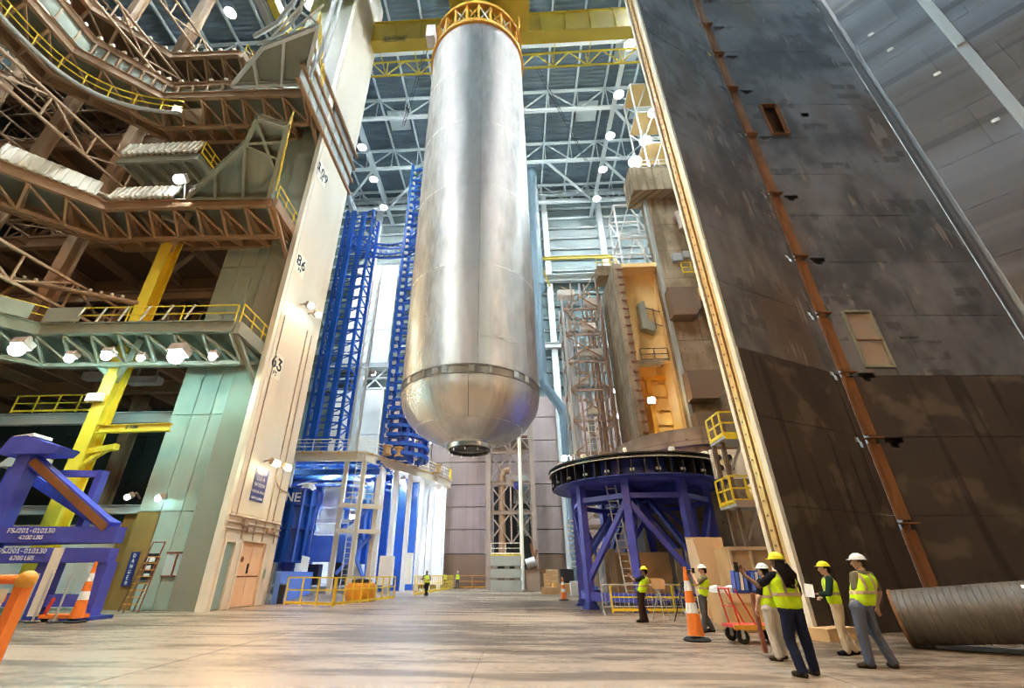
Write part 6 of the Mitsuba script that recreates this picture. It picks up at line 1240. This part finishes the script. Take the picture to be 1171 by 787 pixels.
# ================================================================ lamps
globe = MB().sphere((0, 0, 0), 1, 1).mesh()
def bulb(parent, c, r, radiance, colour, nm='glowing_globe'):
    return part(parent, nm, at(dic(globe, 'm_white', True, **lamp_glass(radiance, colour)), T().translate([float(x) for x in c]).scale(r)), None)
hb_house = dic(MB().lathe([(.0, .95), (.16, .95), (.2, .5), (.62, .12), (.66, .10), (.66, .07), (.58, .10), (.16, .42), (0, .44)], 16), 'm_grey_steel', 40)
hb_stem = dic(MB().bar((0, 0, .9), (0, 0, 1.6), .06, .06), 'm_grey_steel')
def highbay(pos, radiance, colour, label, group, r=.42, name='roof_lamp'):
    t = thing(name, label, 'lamp', group); m = T().translate(list(map(float, pos)))
    part(t, 'housing', at(hb_house, m), None); part(t, 'stem', at(hb_stem, m), None); bulb(t, pos, r, radiance, colour); return t
for y in (-5.5, .5, 6.5, 12.5, 18.5, 24.5, 30.5, 36.5, 42.5, 48.3, 54.2):
    for x in ((-20.6, 14.5) if y > 6 else (-20.6,)):
        nth = ['nearest', 'second', 'third', 'fourth', 'fifth', 'sixth', 'seventh', 'eighth', 'ninth', 'tenth', 'eleventh'][[54.2, 48.3, 42.5, 36.5, 30.5, 24.5, 18.5, 12.5, 6.5, .5, -5.5].index(y)]
        lab = f'white roof lamp of the {"right" if x > 0 else "left"} row, {nth} from the far wall' if nth != 'nearest' else f'white roof lamp of the {"right" if x > 0 else "left"} row, nearest to the far wall'
        highbay((x, y, 55.6), ROOF_LAMP, COOL, lab, 'right row of roof lamps' if x > 0 else 'left row of roof lamps')
highbay((-31.0, 26.0, 58.2), ROOF_LAMP * .5, COOL, 'lone white roof lamp above the left test cell, at the top left', None)
for (x, y) in ((-17, -4), (-12.5, 6), (11, -6), (7.5, 1)):  # amber lamps out of view, added to warm the near floor
    highbay((x, y, 19.0), ADDED_SODIUM, WARM, 'added amber sodium lamp out of view, warming the near floor', 'added sodium lamps over the near floor', .36, 'added_sodium_lamp')
def flood(pos, aim, radiance, colour, label, group=None, r=.2, name='flood_lamp', arm=None):
    """floodlight: shell, yoke, glowing face"""
    t = thing(name, label, 'floodlight', group); p, d = V3(*pos), unit(aim); s = unit(np.cross(d, V3(0, 0, 1) if abs(d[2]) < .9 else V3(0, 1, 0))); u = np.cross(s, d)
    part(t, 'housing', MB().obox(p - d * r * .9, d * r * 1.2, s * r * 2.1, u * r * 1.8), 'm_brown_steel'); part(t, 'yoke', MB().bar(p - d * r * 1.5, p - d * r * 2.4, r * .5, r * .5), 'm_brown_steel')
    if arm is not None: part(t, 'arm', MB().bar(p - d * r * 2.2, V3(*arm), .08, .08), 'm_brown_steel')
    bulb(t, p + d * r * .35, r, radiance, colour); return t
# pairs on the cream pillar
for k, (y, z) in enumerate(((24.76, 17.6), (26.0, 17.65), (24.76, 7.1), (26.15, 7.15))):
    flood((PX + .75, y, z), (.9, 0, -.4), 300, WARM, ('upper pair of warm floodlights on the cream pillar, left one', 'upper pair of warm floodlights on the cream pillar, right one', 'lower pair of warm floodlights on the cream pillar, left one', 'lower pair of warm floodlights on the cream pillar, right one')[k], 'floodlights on the cream pillar', .2, arm=(PX + .02, y, z + .1))
# cyan lamps under the lowest work platform
for k, (x, y, r, g) in enumerate(((-24.7, 18.6, .34, 1.0), (-23.1, 19.8, .22, .8), (-20.9, 19.6, .24, .9), (-19.4, 20.0, .17, .8), (-17.3, 19.8, .38, 1.0), (-15.5, 20.0, .19, .8))):
    flood((x, y, 11.6), (0, -.35, -1), CELL_LAMP * g, CYAN, ('cyan-white lamp at the far left under the lowest work platform', 'small cyan lamp left of the yellow column', 'cyan-white lamp at the head of the yellow column', 'small cyan lamp just right of the yellow column', 'largest brilliant cyan-white lamp under the lowest work platform', 'small cyan lamp nearest the pillar under the lowest work platform')[k], 'lamps under the lowest work platform', r, 'platform_lamp')
for k, (x, z) in enumerate(((-20.3, 5.15), (-18.2, 5.0))):
    flood((x, 23.4 if k == 0 else 22.9, z), (-.5, -.4, -.5), 60, CYAN, ('small floodlight on the grey beam behind the blue stand', 'small floodlight on the grey beam in front of the green wall')[k], 'floodlights on the grey beam', .16, arm=(x, 24.2 if k == 0 else 23.4, z))
flood((-20.6, 19.0, 23.6), (0, -.5, -.8), 160, (1, .95, .8), 'bright white work lamp at the end of the ribbed skirt', None, .3, arm=(-20.6, 19.9, 22.7))
flood((-23.8, 19.6, 31.4), (.3, -.3, -.8), 120, (1, .92, .6), 'yellowish work lamp under the curved guard band', None, .26, arm=(-24.4, 20.4, 32.3))
for k, (x, y, z) in enumerate(((-33.5, 15, 29.5), (-34, 16, 39), (-38, 19, 20.0), (-27, 31.5, 28.0))):  # amber lamps added out of view, to tint the cell trusses
    highbay((x, y, z), 70, WARM, 'added amber lamp inside the left test cell between the platforms', 'added amber lamps in the test cell', .34, 'added_sodium_lamp')
# inside and on the blue tower
for k, (x, y, z) in enumerate(((-22.5, 42.9, 10.6), (-18.6, 43.9, 10.5), (-15.0, 44.4, 10.3), (-12.2, 49.5, 10.5), (-9.6, 54.2, 10.4), (-17.5, 50, 7.0), (-21.5, 50, 3.0), (-14.5, 52.5, 5.0))):
    flood((x, y, z), (0, -.3, -1), 750, BLUEWHITE, 'cold white lamp under the deck of the blue tower', 'lamps inside the blue tower', .28, 'tower_lamp')
highbay((-9.6, 49.8, 15.0), 330, COOL, 'brilliant white lamp on the tower deck right under the tank', None, .3, 'deck_lamp')
for k, (x, y, z) in enumerate(((-19.0, 55.0, 26), (-22, 52, 40))):
    flood((x, y, z), (0, 1, .1), 150, COOL, ('cool floodlight lighting the pale building, lower one', 'cool floodlight lighting the pale building, upper one')[k], 'floodlights at the pale building', .35, arm=(x, 57.4, z + 1))
single('lamp_mast', MB().bar((-9.6, 49.8, DZ_), (-9.6, 49.8, 16.6), .1, .1, (0, 1, 0)), 'm_white', 'thin white mast carrying the lamp on the tower deck', 'mast')
# right side
flood((4.45, 39.8, 10.6), (0, -1, -.3), 200, (1, .85, .6), 'warm white lamp left above the rim of the round stand', None, .26, arm=(4.9, 38.5, 10.6))
flood((10.9, 33.6, 13.6), (0, -1, -.2), 210, (1, .72, .34), 'glowing amber lamp inside the orange shaft', None, .28)
flood((11.2, 34.4, 24.8), (.2, -.3, -1), 160, (1, .72, .34), 'amber lamp under the soffit of the orange shaft', None, .28)
for k, (x, y, z, lb) in enumerate(((16.0, 32.0, 45.6, 'cool lamp at the top of the white frame tower'), (14.4, 32.0, 41.2, 'cool lamp halfway up the white frame tower'), (12.4, 30.8, 36.9, 'cool lamp on the edge of the concrete overhang'))):
    highbay((x, y, z), 330, COOL, lb, 'lamps beside the white frame tower', .34, 'tower_lamp')
for k, (x, z) in enumerate(((9.6, 17.1), (9.9, 14.6))):
    flood((x, 40.5, z), (-.3, -1, -.2), 70, (1, 1, .85), ('small white lamp behind the pipe tower, upper one', 'small white lamp behind the pipe tower, lower one')[k], 'small lamps behind the pipe tower', .22, arm=(8.5, 38.5, z))
for k, (x, y, z) in enumerate(((9.7, 18.2, 17.5), (9.5, 18.0, 9.6))):  # added out of sight, to brighten the tank and the concrete cell
    flood((x, y, z), (-.6, .6, -.1), 700 if k == 0 else 150, WARM, ('added warm floodlight on the hidden back of the steel wall, upper one', 'added warm floodlight on the hidden back of the steel wall, lower one')[k], 'added floodlights behind the steel wall', .26)
    part(sw, 'added_lamp_arm', MB().bar((x + .2, y - .25, z), (x + 1.5, y - 1.6, z), .12, .12), 'm_brown_steel')
